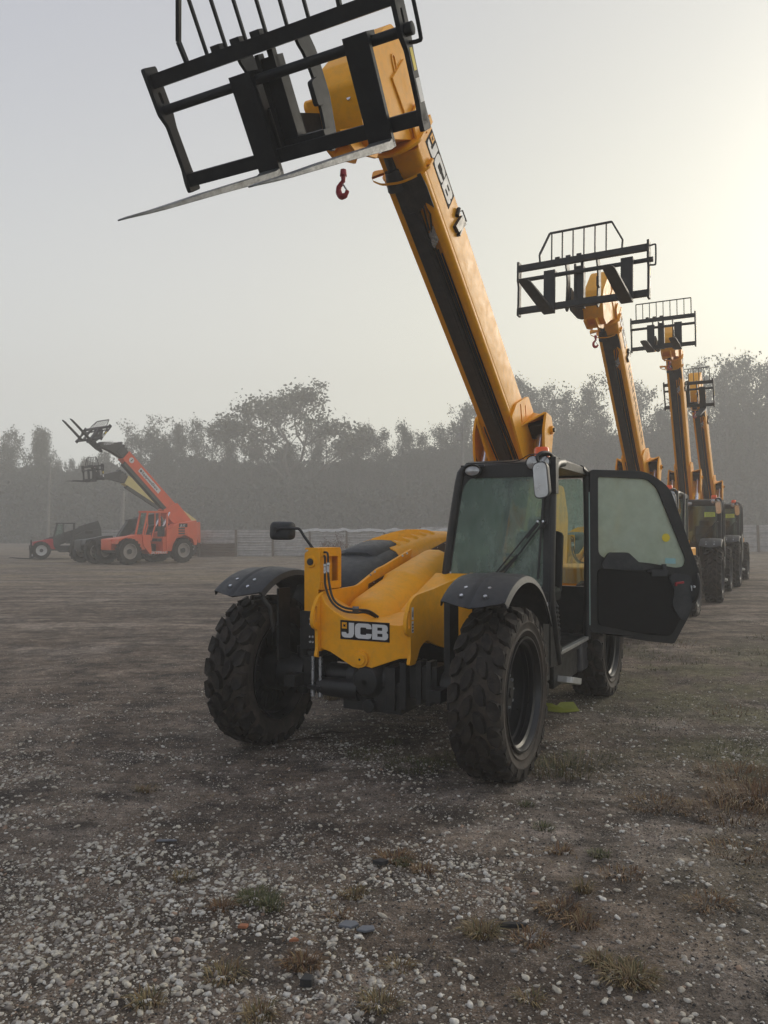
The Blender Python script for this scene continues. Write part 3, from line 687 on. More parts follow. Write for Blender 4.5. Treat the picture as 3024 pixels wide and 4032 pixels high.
    for k in range(5):
        x = -1.55 - .2 * k; c_ = np.interp(-x, [-q for q in xs], zc); i_ = np.interp(-x, [-q for q in xs], zi)
        a.loft([bsec(x + .10, c_ + .012, i_ + .004, 0, -.47, -.99), bsec(x + .08, c_ + .040, i_ + .03, 0, -.47, -.99), bsec(x - .08, c_ + .022, i_ + .014, 0, -.47, -.99)])
    a.obj('louvre', YEL, bn, 0, 50)
    a = MB()
    V = []
    for x, z in ((-.60, 1.275), (-2.55, 1.66)):
        for y in (-.40, -.385): V += [(x, y, z), (x, y, z - .105)]
    a.add(V, [(0, 1, 3, 2), (4, 6, 7, 5), (0, 4, 5, 1), (2, 3, 7, 6), (0, 2, 6, 4), (1, 5, 7, 3)]); a.obj('bonnet_edge_strip', PLAS, ch, .002)
    a = MB()
    for k in range(9):
        x = -.7 - .2 * k; z = np.interp(-x, [.6, 2.55], [1.275, 1.66]) - .012; a.cyl((x, -.384, z), (x, -.380, z), .007, n=6)
    a.obj('strip_rivet', STEEL, ch)
    a = MB(); a.bb(-.72, -2.45, -.42, -1.05, .55, 1.26); a.bb(-.46, -.75, -.42, -.72, .85, 1.2); a.obj('engine_pod', BLK, ch, .02)
    a = MB(); a.bb(-.55, -3.5, -.34, .34, .52, .86); a.bb(-1.0, -2.6, -.42, .2, .42, .6); a.obj('underbody', BLK, ch, .01)
    # axles
    for x in (0.0, -3.094):
        a = MB(); a.cyl((x, -.62, .60), (x, .62, .60), .085, n=20); a.cyl((x, -.17, .60), (x, .17, .60), .15, n=28); a.cyl((x, .0, .58), (x, .30, .58), .125, .10, n=20)
        a.revolve([(.02, .14), (.10, .13), (.155, .05), (.16, -.04), (.12, -.12), (.02, -.15)], 24, (x + .06, .02, .60), axis='x')
        a.bb(x - .11, x + .12, .36, .58, .50, .74); a.bb(x - .11, x + .12, -.58, -.40, .50, .74); a.bb(x + .02, x + .14, .42, .46, .46, .78); a.bb(x + .02, x + .14, .50, .54, .46, .78)
        for s in (1, -1):
            a.cyl((x, s * .60, .60), (x, s * .86, .60), .11, .15, n=20); a.cyl((x, s * .66, .42), (x, s * .66, .80), .05, n=14)
            a.box((x + .16, s * .62, .56), (.20, .10, .09))
        a.cyl((x - .15, -.55, .62), (x - .15, .55, .62), .035, n=12); a.cyl((x + .12, -.42, .52), (x + .12, -.05, .52), .07, .085, n=16); a.bb(x - .12, x + .14, -.2, .30, .37, .60); a.bb(x - .1, x + .17, .18, .26, .40, .72); a.bb(x - .1, x + .17, .30, .35, .42, .76); a.cyl((x + .1, .05, .42), (x + .2, .05, .42), .05, n=10)
        ax = a.obj('axle', BLK, root, .004)
        if x == 0:
            a = MB()
            for y in (-.465, -.395): a.cyl((.16, y, .50), (.16, y, .78), .013, n=10); a.cyl((.16, y, .44), (.16, y, .49), .019, n=8)
            a.obj('clamp_stud', STEEL, ax)
            a = MB(); a.bb(.10, .20, -.49, -.37, .50, .53); a.bb(.10, .20, -.49, -.37, .76, .80); a.bb(.08, .14, -.60, -.46, .80, 1.10); a.obj('clamp_bracket', BLK, ax, .004)
            a = MB()
            for z in (.86, .90, 1.0, 1.04):
                for y in (-.50, -.475): a.cyl((.14, y, z), (.15, y, z), .009, n=6)
            a.obj('bracket_bolt', STEEL, ax)
    return ch

def build_cab(root):
    """black cab: pillars, roof, panels, glass"""
    fy0, fy1 = .14, 1.085           # inner and outer side at sill height
    ty0, ty1 = .27, 1.07
    xf, xt, xr = -1.04, -1.15, -2.53
    zs, zt = 1.20, 2.30
    a = MB()
    def post(P, w, h): 
        a.tube([Vector(p) for p in P], w, 10, smooth=4)
    post([(xf, fy0, .62), (xf - .01, fy0, 1.2), (xt + .02, ty0 - .02, 2.16), (xt - .03, ty0 + .02, 2.27), (xt - .12, ty0 + .02, 2.32)], .038, 0)
    post([(-1.30, 1.085, .60), (-1.14, 1.09, .95), (xf - .04, 1.085, 1.22), (xt - .03, ty1 + .01, 2.12), (xt - .08, ty1 + .005, 2.24), (xt - .20, ty1, 2.315), (xt - .45, ty1 - .01, 2.345)], .042, 0)
    post([(xr + .08, 1.08, .66), (xr + .06, 1.085, 1.4), (xr + .04, ty1 + .005, 2.2), (xr + .10, ty1, 2.31), (xr + .22, ty1 - .01, 2.345)], .036, 0)
    post([(xr, fy0, .7), (xr, fy0, 1.4), (xr, ty0, 2.2), (xr + .03, ty0 + .03, 2.30)], .036, 0)
    a.beam((xt - .05, ty0, 2.285), (xt - .05, ty1, 2.30), .07, .06); a.beam((xr, ty0, 2.30), (xr, ty1, 2.30), .07, .06)
    a.beam((xt - .05, ty0, 2.295), (xr, ty0, 2.295), .06, .06); a.beam((xt - .4, ty1 - .01, 2.335), (xr + .15, ty1 - .01, 2.335), .05, .05)
    a.beam((xf - .01, fy0, 1.17), (xf - .01, fy1, 1.17), .05, .10); a.beam((xf, fy0, 1.14), (xr, fy0, 1.14), .05, .07); a.beam((xr, fy0, 1.14), (xr, fy1, 1.14), .05, .07)
    cab = a.obj('cab_frame', BLK, root, 0, 50)
    # panels
    a = MB()
    a.plate([(fy0, .60), (fy1 + .01, .60), (fy1 + .01, 1.14), (fy0, 1.14)], xf - .02, xf + .005, axis='x')
    a.bb(xf + .005, xf + .012, fy0 + .04, fy1 - .03, 1.02, 1.10)
    a.plate(roundpoly([(xf + .0, 1.16), (xf + .0, .60), (-1.42, .58), (-1.40, .72), (-1.27, .80), (-1.10, 1.16)], .03, 3), 1.075, 1.10)
    a.bb(xf, xr, fy0 - .01, fy0 + .01, .60, 1.14); a.bb(xr - .01, xr + .01, fy0, fy1, .60, 1.14)
    a.bb(xf - .02, xr, fy0, 1.06, .60, .70)
    a.bb(-.86, -1.04, .80, 1.09, .50, 1.05)
    a.obj('cab_panel', BLK, cab, .006)
    a = MB(); secs = []
    for x, w, h in ((xt + .01, .90, .0), (xt - .04, .97, .035), (xt - .15, 1, .065), (-1.7, 1, .085), (xr + .15, 1, .07), (xr + .02, .97, .04), (xr - .02, .92, .0)):
        yc, hw = (ty0 + ty1) / 2, (ty1 - ty0) / 2 + .015
        z0 = 2.30; zz = z0 + h
        secs.append([(x, yc - hw * w, z0 - .01), (x, yc - hw * w, zz - .02), (x, yc - hw * w * .95, zz), (x, yc + hw * w * .95, zz), (x, yc + hw * w, zz - .02), (x, yc + hw * w, z0 - .01)])
    a.loft(secs); a.bb(xt + .0, xt + .02, ty0 + .04, ty1 - .04, 2.20, 2.31); a.obj('roof', BLK, cab, .006)
    # glazing: windscreen with rounded corners, side and rear panes
    def pane(P4, m, name, t=.006, r=.10, grow=0.0, parent=cab):
        p = [Vector(q) for q in P4]; o = p[0]; U = (p[1] - p[0]); V0 = (p[3] - p[0]); n = U.cross(V0).normalized(); u = U.normalized(); v = n.cross(u)
        pts = [((q - o).dot(u), (q - o).dot(v)) for q in p]; pts = roundpoly(pts, r, 5)
        A = MB(); A.plate(pts, -t, 0); A.v = [tuple(o + u * q[0] + v * q[2] + n * q[1]) for q in A.v]
        return A.obj(name, m, parent, smooth=0), pts, (o, u, v, n)
    wq = [(xf + .006, fy0 + .045, zs + .02), (xf + .006, fy1 - .045, zs + .02), (xt + .008, ty1 - .05, zt - .08), (xt + .008, ty0 + .03, zt - .08)]
    ws, pts, fr = pane(wq, GLW, 'windscreen', r=[.07, .09, .12, .16])
    # black border printed round the screen
    o, u, v, n = fr
    outer = [(-.05, -.06), ((Vector(wq[1]) - o).dot(u) + .05, -.06), ((Vector(wq[2]) - o).dot(u) + .05, (Vector(wq[2]) - o).dot(v) + .05), ((Vector(wq[3]) - o).dot(u) - .04, (Vector(wq[3]) - o).dot(v) + .05)]
    A = MB(); A.plate(outer, -.004, .004, holes=[pts]); A.v = [tuple(o + u * q[0] + v * q[2] + n * q[1]) for q in A.v]; A.obj('windscreen_seal', BLK, cab, smooth=0)
    pane([(xf - .07, fy0 + .004, 1.20), (xr + .04, fy0 + .004, 1.20), (xr + .04, ty0 - .01, 2.26), (xt - .04, ty0 - .01, 2.26)], GLC, 'side_window', r=.06)
    pane([(xr + .0, fy1 - .05, 1.20), (xr + .0, fy0 + .05, 1.20), (xr + .0, ty0 + .03, 2.26), (xr + .0, ty1 - .04, 2.26)], GLC, 'rear_window', r=.06)
    # wiper set
    xw = lambda z: xf + (xt - xf) * (z - zs) / (zt - zs) + .03
    a = MB(); W_ = lambda y, z, d=0: (xw(z) + d, y, z)
    a.beam(W_(1.035, 2.14), W_(1.00, 1.33), .018, .014, up=(1, 0, 0)); a.box(W_(1.02, 1.82, .01), (.02, .07, .02)); a.box(W_(1.03, 1.79, .01), (.02, .035, .06))
    a.beam(W_(.995, 1.815, .02), W_(.60, 1.33, .02), .013, .010, up=(1, 0, 0)); a.beam(W_(1.035, 1.80, .02), W_(.70, 1.36, .02), .013, .010, up=(1, 0, 0))
    a.beam(W_(1.0, 1.80, .03), W_(.90, 1.675, .03), .026, .014, up=(1, 0, 0)); a.beam(W_(.82, 1.53, .0), W_(.52, 1.23, .0), .02, .016, up=(1, 0, 0))
    a.tube([W_(1.03, 1.83, .02), W_(1.07, 1.83, .03), W_(1.075, 1.79, .03), W_(1.04, 1.76, .02)], .005, 6, smooth=3)
    wip = a.obj('wiper', BLK, cab, .001)
    a = MB()
    for y, z in ((.995, 1.815), (1.04, 1.815)): a.cyl(W_(y, z, .02), W_(y, z, .034), .010, n=10)
    a.obj('wiper_screw', STEEL, wip)
    a = MB(); zb = 1.27; a.add([(xw(zb) - .008, .745, zb), (xw(zb) - .008, .835, zb), (xw(zb + .08) - .009, .79, zb + .08)], [(0, 1, 2)]); a.obj('warning_triangle', BST, cab, smooth=0, fix=False)
    a = MB(); a.plate([(1.055, 1.10), (1.09, 1.115), (1.085, 1.145), (1.05, 1.13)], xf + .03, xf + .032, axis='x'); a.plate([(1.065, 1.07), (1.085, 1.07), (1.085, 1.095), (1.065, 1.095)], xf + .03, xf + .032, axis='x'); a.obj('paper_tag', WHT, cab, smooth=0)
    # work lamps, beacon
    a = MB(); a.revolve([(.0, -.06), (.05, -.055), (.075, -.02), (.08, .015), (.078, .03)], 20, (xt + .07, .40, 2.265), axis='x'); a.v = [(p[0], p[1], 2.265 + (p[2] - 2.265) * .72) for p in a.v]
    a.beam((xt + .04, .30, 2.30), (xt + .04, .50, 2.31), .015, .02); lm = a.obj('work_lamp', PLAS, cab, 0, 50)
    a = MB(); a.revolve([(.0, .022), (.04, .020), (.068, .012)], 20, (xt + .07, .40, 2.265), axis='x'); a.v = [(p[0], p[1], 2.262 + (p[2] - 2.265) * .62) for p in a.v]; a.obj('lamp_lens', LENS, lm, 0, 60)
    for y in (1.03, .945):
        a = MB(); a.revolve([(0, -.04), (.05, -.035), (.062, .0), (.062, .02)], 20, (xt + .06, y, 2.313), axis='x'); lm = a.obj('work_lamp', PLAS, cab, 0, 50)
        a = MB(); a.revolve([(.0, .024), (.03, .022), (.056, .014)], 20, (xt + .06, y, 2.313), axis='x'); a.obj('lamp_lens', LENS, lm, 0, 60)
    a = MB(); a.revolve([(.0, .10), (.052, .098), (.063, .085), (.066, .02), (.070, .0), (0, 0)], 24, (xt - .20, .945, 2.372), axis='z'); a.obj('beacon', ORB, cab, 0, 40)
    a = MB(); a.tube([(xt + .02, ty0 + .05, 2.335), (xt - .0, .75, 2.335), (xt - .03, .88, 2.39), (xt - .1, 1.0, 2.40), (xt - .3, 1.02, 2.40), (xt - .7, 1.0, 2.40)], .005, 6, smooth=4)
    a.tube([(xt + .05, 1.0, 2.30), (xt + .10, 1.0, 2.36), (xt + .06, 1.06, 2.38), (xt - .02, 1.10, 2.36), (xt - .03, 1.11, 2.26)], .014, 8, smooth=4); a.bb(xt - .06, xt + .03, 1.06, 1.13, 2.05, 2.36); a.obj('roof_cable', BLK, cab, .004)
    # inside: dash, wheel, seat, lever boot
    a = MB(); a.plate(roundpoly([(xf - .06, .7), (xf - .06, 1.26), (xf - .16, 1.33), (xf - .30, 1.30), (xf - .22, 1.1), (xf - .18, .7)], .05, 3), .30, .86); a.bb(xf - .1, -1.9, .2, .34, .7, 1.16); a.obj('dashboard', BLK, cab, .01)
    a = MB(); cx_, cz_ = -1.42, 1.37
    E_ = Matrix.Translation(Vector((cx_, .62, cz_))) @ Matrix.Rotation(R(-55), 4, 'Y')
    pts = [E_ @ Vector((.19 * math.cos(R(t)), .19 * math.sin(R(t)), 0)) for t in range(0, 361, 15)]
    a.tube(pts, .014, 8, cap=False)
    for t in (90, 210, 330): a.beam(E_ @ Vector((0, 0, -.01)), E_ @ Vector((.185 * math.cos(R(t)), .185 * math.sin(R(t)), 0)), .03, .012)
    a.cyl(E_ @ Vector((0, 0, .01)), E_ @ Vector((0, 0, -.35)), .04, n=12); a.obj('steering_wheel', BLK, cab)
    a = MB(); a.box((-1.98, .64, 1.12), (.50, .50, .14)); a.box((-2.28, .64, 1.42), (.14, .48, .62), rot=(0, -.15, 0)); a.box((-2.00, .64, .88), (.38, .38, .34))
    a.box((-2.35, .64, 1.78), (.09, .26, .2), rot=(0, -.1, 0)); a.obj('seat', SEAT, cab, .05)
    a = MB(); prof = []
    for k in range(9): prof += [(.085 - .003 * k, .04 * k), (.072 - .003 * k, .04 * k + .02)]
    prof += [(.03, .38), (.022, .46), (.03, .50), (.0, .52)]
    a.revolve(prof, 20, (-1.72, .93, .72), axis='z'); a.obj('lever_boot', BLK, cab, 0, 50)
    # sill, step box, step
    a = MB(); a.bb(-1.36, xr + .05, 1.03, 1.10, .655, .69); a.obj('door_sill', ALU, cab, .004)
    a = MB(); a.bb(-1.35, -2.2, .62, 1.04, .36, .62); a.obj('step_box', BLK, cab, .01)
    a = MB(); a.bb(-2.25, -2.62, .80, 1.07, .36, .66); a.obj('tool_box', GREYP, cab, .02)
    # boarding step: tread with raised bars, rim, bracket
    a = MB(); E_ = Matrix.Translation(Vector((-1.62, 1.10, .40))) @ Matrix.Rotation(R(-14), 4, 'Y')
    out = roundpoly([(-.14, -.10), (.14, -.10), (.13, .06), (.0, .12), (-.13, .06)], .04, 3)
    a.plate(out, -.03, -.018, axis='z')
    n = len(out)
    for i in range(n):
        p, q = out[i], out[(i + 1) % n]; a.beam((p[0], p[1], 0), (q[0], q[1], 0), .008, .045)
    for x in (-.05, .03): a.beam((x, -.09, .0), (x, .09, .0), .008, .03)
    for i in range(5):
        for j in range(3): a.cyl((-.10 + .05 * i, -.06 + .05 * j, -.02), (-.10 + .05 * i, -.06 + .05 * j, -.008), .012, n=8)
    a.v = [tuple(E_ @ Vector(p)) for p in a.v]; st = a.obj('step', ALU, cab)
    a = MB(); a.box((-1.62, 1.0, .47), (.22, .012, .14)); a.beam((-1.52, 1.0, .50), (-1.5, 1.0, .66), .03, .02); a.obj('step_hanger', GREYP, st)
    return cab

def build_door(root, deg):
    P = roundpoly([(.0, .73), (.0, 2.345), (.60, 2.335), (.84, 2.17), (1.14, 1.33), (1.14, 1.07), (.87, .60), (.6, .63)], [.02, .04, .12, .10, .05, .05, .03, .02], 4)
    H = roundpoly([(.085, 1.49), (.085, 2.275), (.60, 2.255), (.70, 2.17), (1.00, 1.45), (.985, 1.375), (.90, 1.36), (.60, 1.415), (.22, 1.44)], [.06, .03, .06, .06, .06, .04, .04, .1, .06], 4)
    a = MB(); a.plate(P, -.03, .012, holes=[H]); d = a.obj('door', BLK, root, .006)
    a = MB(); a.plate(H, -.010, -.004); a.obj('door_glass', GLD, d, smooth=0)
    sc = lambda L, k, cx, cz: [(cx + (x - cx) * k, cz + (z - cz) * k) for x, z in L]
    a = MB(); a.plate(roundpoly([(.07, .80), (.07, 1.36), (1.02, 1.28), (1.06, 1.07), (.83, .68), (.58, .70)], .05, 3), -.05, -.031); a.obj('door_trim', SEAT, d, .01)
    a = MB(); a.plate(roundpoly([(.10, 1.40), (.18, 1.52), (.38, 1.52), (.50, 1.41), (.66, 1.37), (.5, 1.34), (.12, 1.36)], .03, 3), -.07, -.031); a.plate(roundpoly([(.80, 1.27), (.86, 1.31), (1.02, 1.29), (1.09, 1.10), (.97, .83), (.90, .87), (.83, 1.0), (.86, 1.14)], .04, 3), -.07, -.05)
    a.bb(.62, .78, -.075, -.03, 1.28, 1.345); a.bb(.74, .78, -.06, -.03, 1.345, 1.40); a.tube([(.58, -.06, 1.33), (.72, -.07, 1.335), (.80, -.06, 1.33)], .010, 6)
    a.obj('armrest', PLAS, d, .008)
    a = MB(); a.tube([(1.12, -.03, 1.30), (1.10, -.10, 1.22), (1.08, -.10, 1.08), (1.03, -.03, .98)], .014, 8, smooth=4); a.obj('grab_handle', BLK, d)
    a = MB(); a.box((.905, -.085, 1.215), (.085, .02, .022), rot=(0, -.12, 0)); a.box((.865, -.085, 1.20), (.02, .02, .035)); a.obj('door_release', RED, d, .004)
    a = MB(); a.box((1.03, -.08, 1.16), (.012, .012, .055), rot=(0, -.12, 0)); a.cyl((1.055, -.075, 1.175), (1.055, -.095, 1.175), .013, n=10); a.obj('latch', STEEL, d, .002)
    for z in (2.29, 1.34, .86):
        a = MB(); a.cyl((-.02, .0, z - .04), (-.02, .0, z + .04), .018, n=12); a.bb(-.03, .06, -.005, .022, z - .03, z + .03); a.obj('hinge', BLK, d, .002)
    a = MB(); a.cyl((-.012, -.04, .80), (-.012, -.04, 2.12), .0055, n=8); a.obj('door_seal', GST, d)
    dd = a
    a = MB(); a.cyl((.80, -.0135, 1.665), (.80, -.011, 1.665), .042, n=28); a.obj('round_sticker', YST, d, smooth=0)
    a = MB(); a.plate([(.79, 1.405), (.90, 1.40), (.90, 1.455), (.79, 1.46)], -.0135, -.011); a.obj('pale_label', BST, d, smooth=0)
    d.matrix_local = Matrix.Translation(Vector((-2.475, 1.10, 0))) @ Matrix.Rotation(R(deg), 4, 'Z')
    return d

def build_mirrors(root, left=True):
    if True:
        a = MB(); E_ = Matrix.Translation(Vector((.05, -.845, 1.735))) @ Matrix.Rotation(R(0), 4, 'Z')
        P = roundpoly([(-.115, -.075), (.11, -.075), (.115, .075), (-.105, .08)], .045, 5)
        n = len(P)
        secs = [[(x, p[0] * k, p[1] * k) for p in P] for x, k in ((-.045, .96), (-.02, 1.0), (.01, .97), (.03, .86), (.038, .6))]
        a.loft([[tuple(E_ @ Vector(q)) for q in s_] for s_ in secs])
        m_ = a.obj('offside_mirror', PLAS, root, 0, 50)
        a = MB(); a.tube([(.07, -.52, 1.59), (.07, -.60, 1.68), (.08, -.645, 1.745), (.09, -.69, 1.755), (.095, -.80, 1.755), (.09, -.87, 1.745)], .0115, 8, smooth=5); a.cyl((.07, -.87, 1.745), (.10, -.87, 1.745), .02, n=10); a.obj('mirror_arm', BLK, m_)
    E_ = Matrix.Translation(Vector((-.88, 1.07, 2.15))) @ Matrix.Rotation(R(7), 4, 'X') @ Matrix.Rotation(R(-12), 4, 'Z')
    P = roundpoly([(-.074, -.15), (.064, -.15), (.076, .15), (-.056, .15)], .055, 5)
    a = MB(); a.loft([[tuple(E_ @ Vector((x, p[0] * k, p[1] * k))) for p in P] for x, k in ((-.05, .7), (-.04, .92), (-.01, 1.0), (.008, 1.0), (.010, .93))])
    m_ = a.obj('nearside_mirror', PLAS, root, 0, 50)
    a = MB(); a.loft([[tuple(E_ @ Vector((x, p[0] * .90, p[1] * .94))) for p in P] for x in (.0095, .0115)]); a.obj('mirror_glass', MIRR, m_, smooth=0)
    a = MB(); a.tube([(-.91, 1.06, 2.28), (-.90, 1.03, 2.34), (-.96, 1.06, 2.385), (-1.10, 1.09, 2.385), (-1.17, 1.09, 2.33)], .013, 8, smooth=4); a.obj('mirror_arm', BLK, m_)

def build_telehandler(x, y, yaw, deg, tilt, door, guard, HW, shanks):
    root = empty('telehandler', (x, y, ground_z(x, y)), -R(90) - R(yaw))
    for wx, s, st in ((0, 1, 0), (0, -1, 1.4), (-3.094, 1, 0), (-3.094, -1, 0)): make_wheel(root, wx, s * 1.03, s, st)
    build_fender(root, .98); build_fender(root, -.98)
    build_chassis(root); build_cab(root); build_door(root, door); build_mirrors(root)
    build_boom(root)
    c = build_carriage(root, guard, HW, shanks, blunt=False); c.matrix_local = carriage_matrix(deg, tilt)
    make_ram(root, deg); build_hook(root, .62, .08, 4.20)
    return root
def base(n): return n.split('.')[0]
def mark_small(root):
    for ch in root.children_recursive:
        if base(ch.name) in ('wheel_nuts', 'mudguard_bolt', 'bolt_dimple', 'bracket_bolt', 'clamp_stud', 'clamp_bracket', 'cover_screw', 'strip_rivet', 'hose_coupling', 'hose_fitting', 'sticker_print', 'notice_lines', 'boom_side_marking', 'tread', 'lettering', 'wiper_screw', 'hex_bolt', 'paper_tag', 'instruction_sticker'): ch['kind'] = 'stuff'
def copy_tree(o, parent=None):
    c = o.copy(); col.objects.link(c); c.parent = parent
    for ch in list(o.children): copy_tree(ch, c)
    return c
def kill(o):
    for ch in list(o.children): kill(ch)
    bpy.data.objects.remove(o)

GRP = 'yellow telehandlers parked in a row with booms raised'
M1 = build_telehandler(-.073, 5.993, 27.53, 37.8, 34.7, 124, 'kinked', .93, (-.20, .64))
mark_small(M1)
tag(M1, 'nearest yellow and black telehandler, its cab door swung wide open, empty forks raised high', 'telehandler', GRP)
def clone(x, y, yaw, deg, tilt, door, guard, HW, shanks, label, notice=None, hook=(0, 0, 0)):
    r = copy_tree(M1); r.location = (x, y, ground_z(x, y)); r.rotation_euler = (0, 0, -R(90) - R(yaw))
    for ch in list(r.children):
        b = base(ch.name)
        if b == 'boom': ch.matrix_local = boom_matrix(deg)
        elif b == 'door': ch.matrix_local = Matrix.Translation(Vector((-2.475, 1.10, 0))) @ Matrix.Rotation(R(door), 4, 'Z')
        elif b == 'fork_carriage':
            if guard == 'kinked' and HW == .93 and shanks is None: ch.matrix_local = carriage_matrix(deg, tilt)
            else:
                kill(ch); c = build_carriage(r, guard, HW, shanks); c.matrix_local = carriage_matrix(deg, tilt)
        elif b in ('lift_ram',): kill(ch)
        elif b == 'lifting_hook':
            p0 = boom_matrix(37.8).inverted() @ Vector((.62, .08, 4.29)); p1 = boom_matrix(deg) @ p0
            ch.location = p1 - Vector((.62, .08, 4.29))
    make_ram(r, deg)
    tag(r, label, 'telehandler', GRP)
    if notice:
        a = MB(); a.plate([(.74, 1.93), (.98, 1.94), (.98, 2.05), (.74, 2.05)], -1.105, -1.103, axis='x'); nt = a.obj('lime_notice', LIME, r, smooth=0)
        a = MB()
        for k in range(4): a.plate([(.77, 1.95 + .024 * k), (.95, 1.952 + .024 * k), (.95, 1.958 + .024 * k), (.77, 1.956 + .024 * k)], -1.102, -1.101, axis='x')
        a.obj('notice_lines', GREYP, nt, smooth=0)
    return r
M2 = clone(3.55, 12.85, 29.0, 45, -3, 4, 'kinked', .93, (-.44, .64), 'second yellow telehandler in the row, partly behind the open door of the nearest')
M3 = clone(6.60, 18.0, 27.5, 55.5, 4, 2, 'straight', .72, (-.26, .34), 'third yellow telehandler of the row, with a straight-barred guard and lime windscreen notice', notice=True)
M4 = clone(8.95, 22.2, 29.0, 46.3, 20, 2, 'straight', .66, (-.26, .36), 'farthest yellow telehandler of the row, its carriage partly hidden by the boom before it', notice=True)
for m_ in (M2, M3, M4):
    mark_small(m_)
    for ch in m_.children_recursive:
        if base(ch.name) in ('windscreen', 'door_glass', 'side_window') and (m_ is not M2 or base(ch.name) == 'windscreen'):
            ch.material_slots[0].link = 'OBJECT'; ch.material_slots[0].material = GLK
for ch in M2.children:
    if base(ch.name) == 'fork_carriage': ch.matrix_local = carriage_matrix(45, -3) @ Matrix.Scale(1.12, 4)
# dark lettering down the side of the second boom, too oblique to read
for ch in M2.children:
    if base(ch.name) == 'boom':
        a = MB(); rr = random.Random(3)
        for k in range(20):
            b0 = 3.72 - k * .092
            a.plate([(b0, .20), (b0, .36), (b0 - .016, .36), (b0 - .016, .20)], .216, .2172)
            if k % 3 != 1: a.plate([(b0 - .016, .335), (b0 - .06, .335), (b0 - .06, .36), (b0 - .016, .36)], .216, .2172)
            if k % 2: a.plate([(b0 - .05, .2), (b0 - .066, .2), (b0 - .066, .34), (b0 - .05, .34)], .216, .2172)
        a.obj('boom_side_marking', BKP, ch, smooth=0)['kind'] = 'stuff'

# ---------------------------------------------------------------- ground
def _hash(i, j, s):
    n = (i.astype(np.int64) * 374761393 + j.astype(np.int64) * 668265263 + s * 974634777) & 0x7fffffff
    n = ((n ^ (n >> 13)) * 1274126177) & 0x7fffffff
    return ((n ^ (n >> 16)) & 0xffff) / 65535.0
def vn(x, y, sc, s=0):
    x = np.asarray(x, float) * sc; y = np.asarray(y, float) * sc
    i = np.floor(x); j = np.floor(y); u = x - i; v = y - j; u = u * u * (3 - 2 * u); v = v * v * (3 - 2 * v)
    a, b, c, d = _hash(i, j, s), _hash(i + 1, j, s), _hash(i, j + 1, s), _hash(i + 1, j + 1, s)
    return (a * (1 - u) + b * u) * (1 - v) + (c * (1 - u) + d * u) * v
def fbm(x, y, sc, s=0, o=4):
    t = 0; k = 0
    for q in range(o): t = t + vn(x, y, sc * 2 ** q, s + q) * .5 ** q; k += .5 ** q
    return t / k
def nst(a, b, x): t = np.clip((x - a) / (b - a), 0, 1); return t * t * (3 - 2 * t)
def gz(x, y):
    x = np.asarray(x, float); y = np.asarray(y, float)
    z = .0105 * np.clip(y - 6, 0, 26) * nst(-1, 5, x)
    near = np.exp(-np.clip(y - 2, 0, None) / 9)
    z = z + (fbm(x, y, .8, 3) - .5) * .05 + (fbm(x, y, 5, 9) - .5) * (.022 * near + .008) + (fbm(x, y, 26, 21, 3) - .5) * .016 * near
    rut = np.sin((y + .25 * x + 1.5 * fbm(x, y, .15, 5)) * 2.4) * .022 * nst(9, 14, y) * nst(2, -2, x)
    return z + rut - .004
ys = np.concatenate([np.arange(1.0, 6.5, .022), np.arange(6.5, 14, .06), np.arange(14, 60, .4), np.arange(60, 140, 6), [160, 220, 320, 480, 700]])
xs_ = np.concatenate([[-500, -300, -180, -120], np.arange(-90, -30, 5), np.arange(-30, -6, .5), np.arange(-6, -3, .08), np.arange(-3, 3.4, .022), np.arange(3.4, 8, .08), np.arange(8, 36, .5), np.arange(36, 100, 5), [120, 180, 300, 500]])
ys = np.concatenate([[-60, -30, -12, -5, -2, 0, .6], ys])
X, Y = np.meshgrid(xs_, ys); Z = gz(X, Y)
nx, ny = len(xs_), len(ys)
co = np.stack([X.ravel(), Y.ravel(), Z.ravel()], 1)
idx = np.arange(nx * ny).reshape(ny, nx)
q = np.stack([idx[:-1, :-1], idx[:-1, 1:], idx[1:, 1:], idx[1:, :-1]], -1).reshape(-1, 4)
def npmesh(name, co, faces, m, smooth=False):
    me = bpy.data.meshes.new(name); k = faces.shape[1]
    me.vertices.add(len(co)); me.vertices.foreach_set('co', co.astype(np.float32).ravel())
    me.loops.add(faces.size); me.loops.foreach_set('vertex_index', faces.astype(np.int32).ravel())
    me.polygons.add(len(faces)); me.polygons.foreach_set('loop_start', np.arange(0, faces.size, k, dtype=np.int32)); me.polygons.foreach_set('loop_total', np.full(len(faces), k, np.int32))
    me.update(calc_edges=True); me.validate()
    if smooth: me.polygons.foreach_set('use_smooth', [True] * len(me.polygons))
    me.materials.append(m); return me

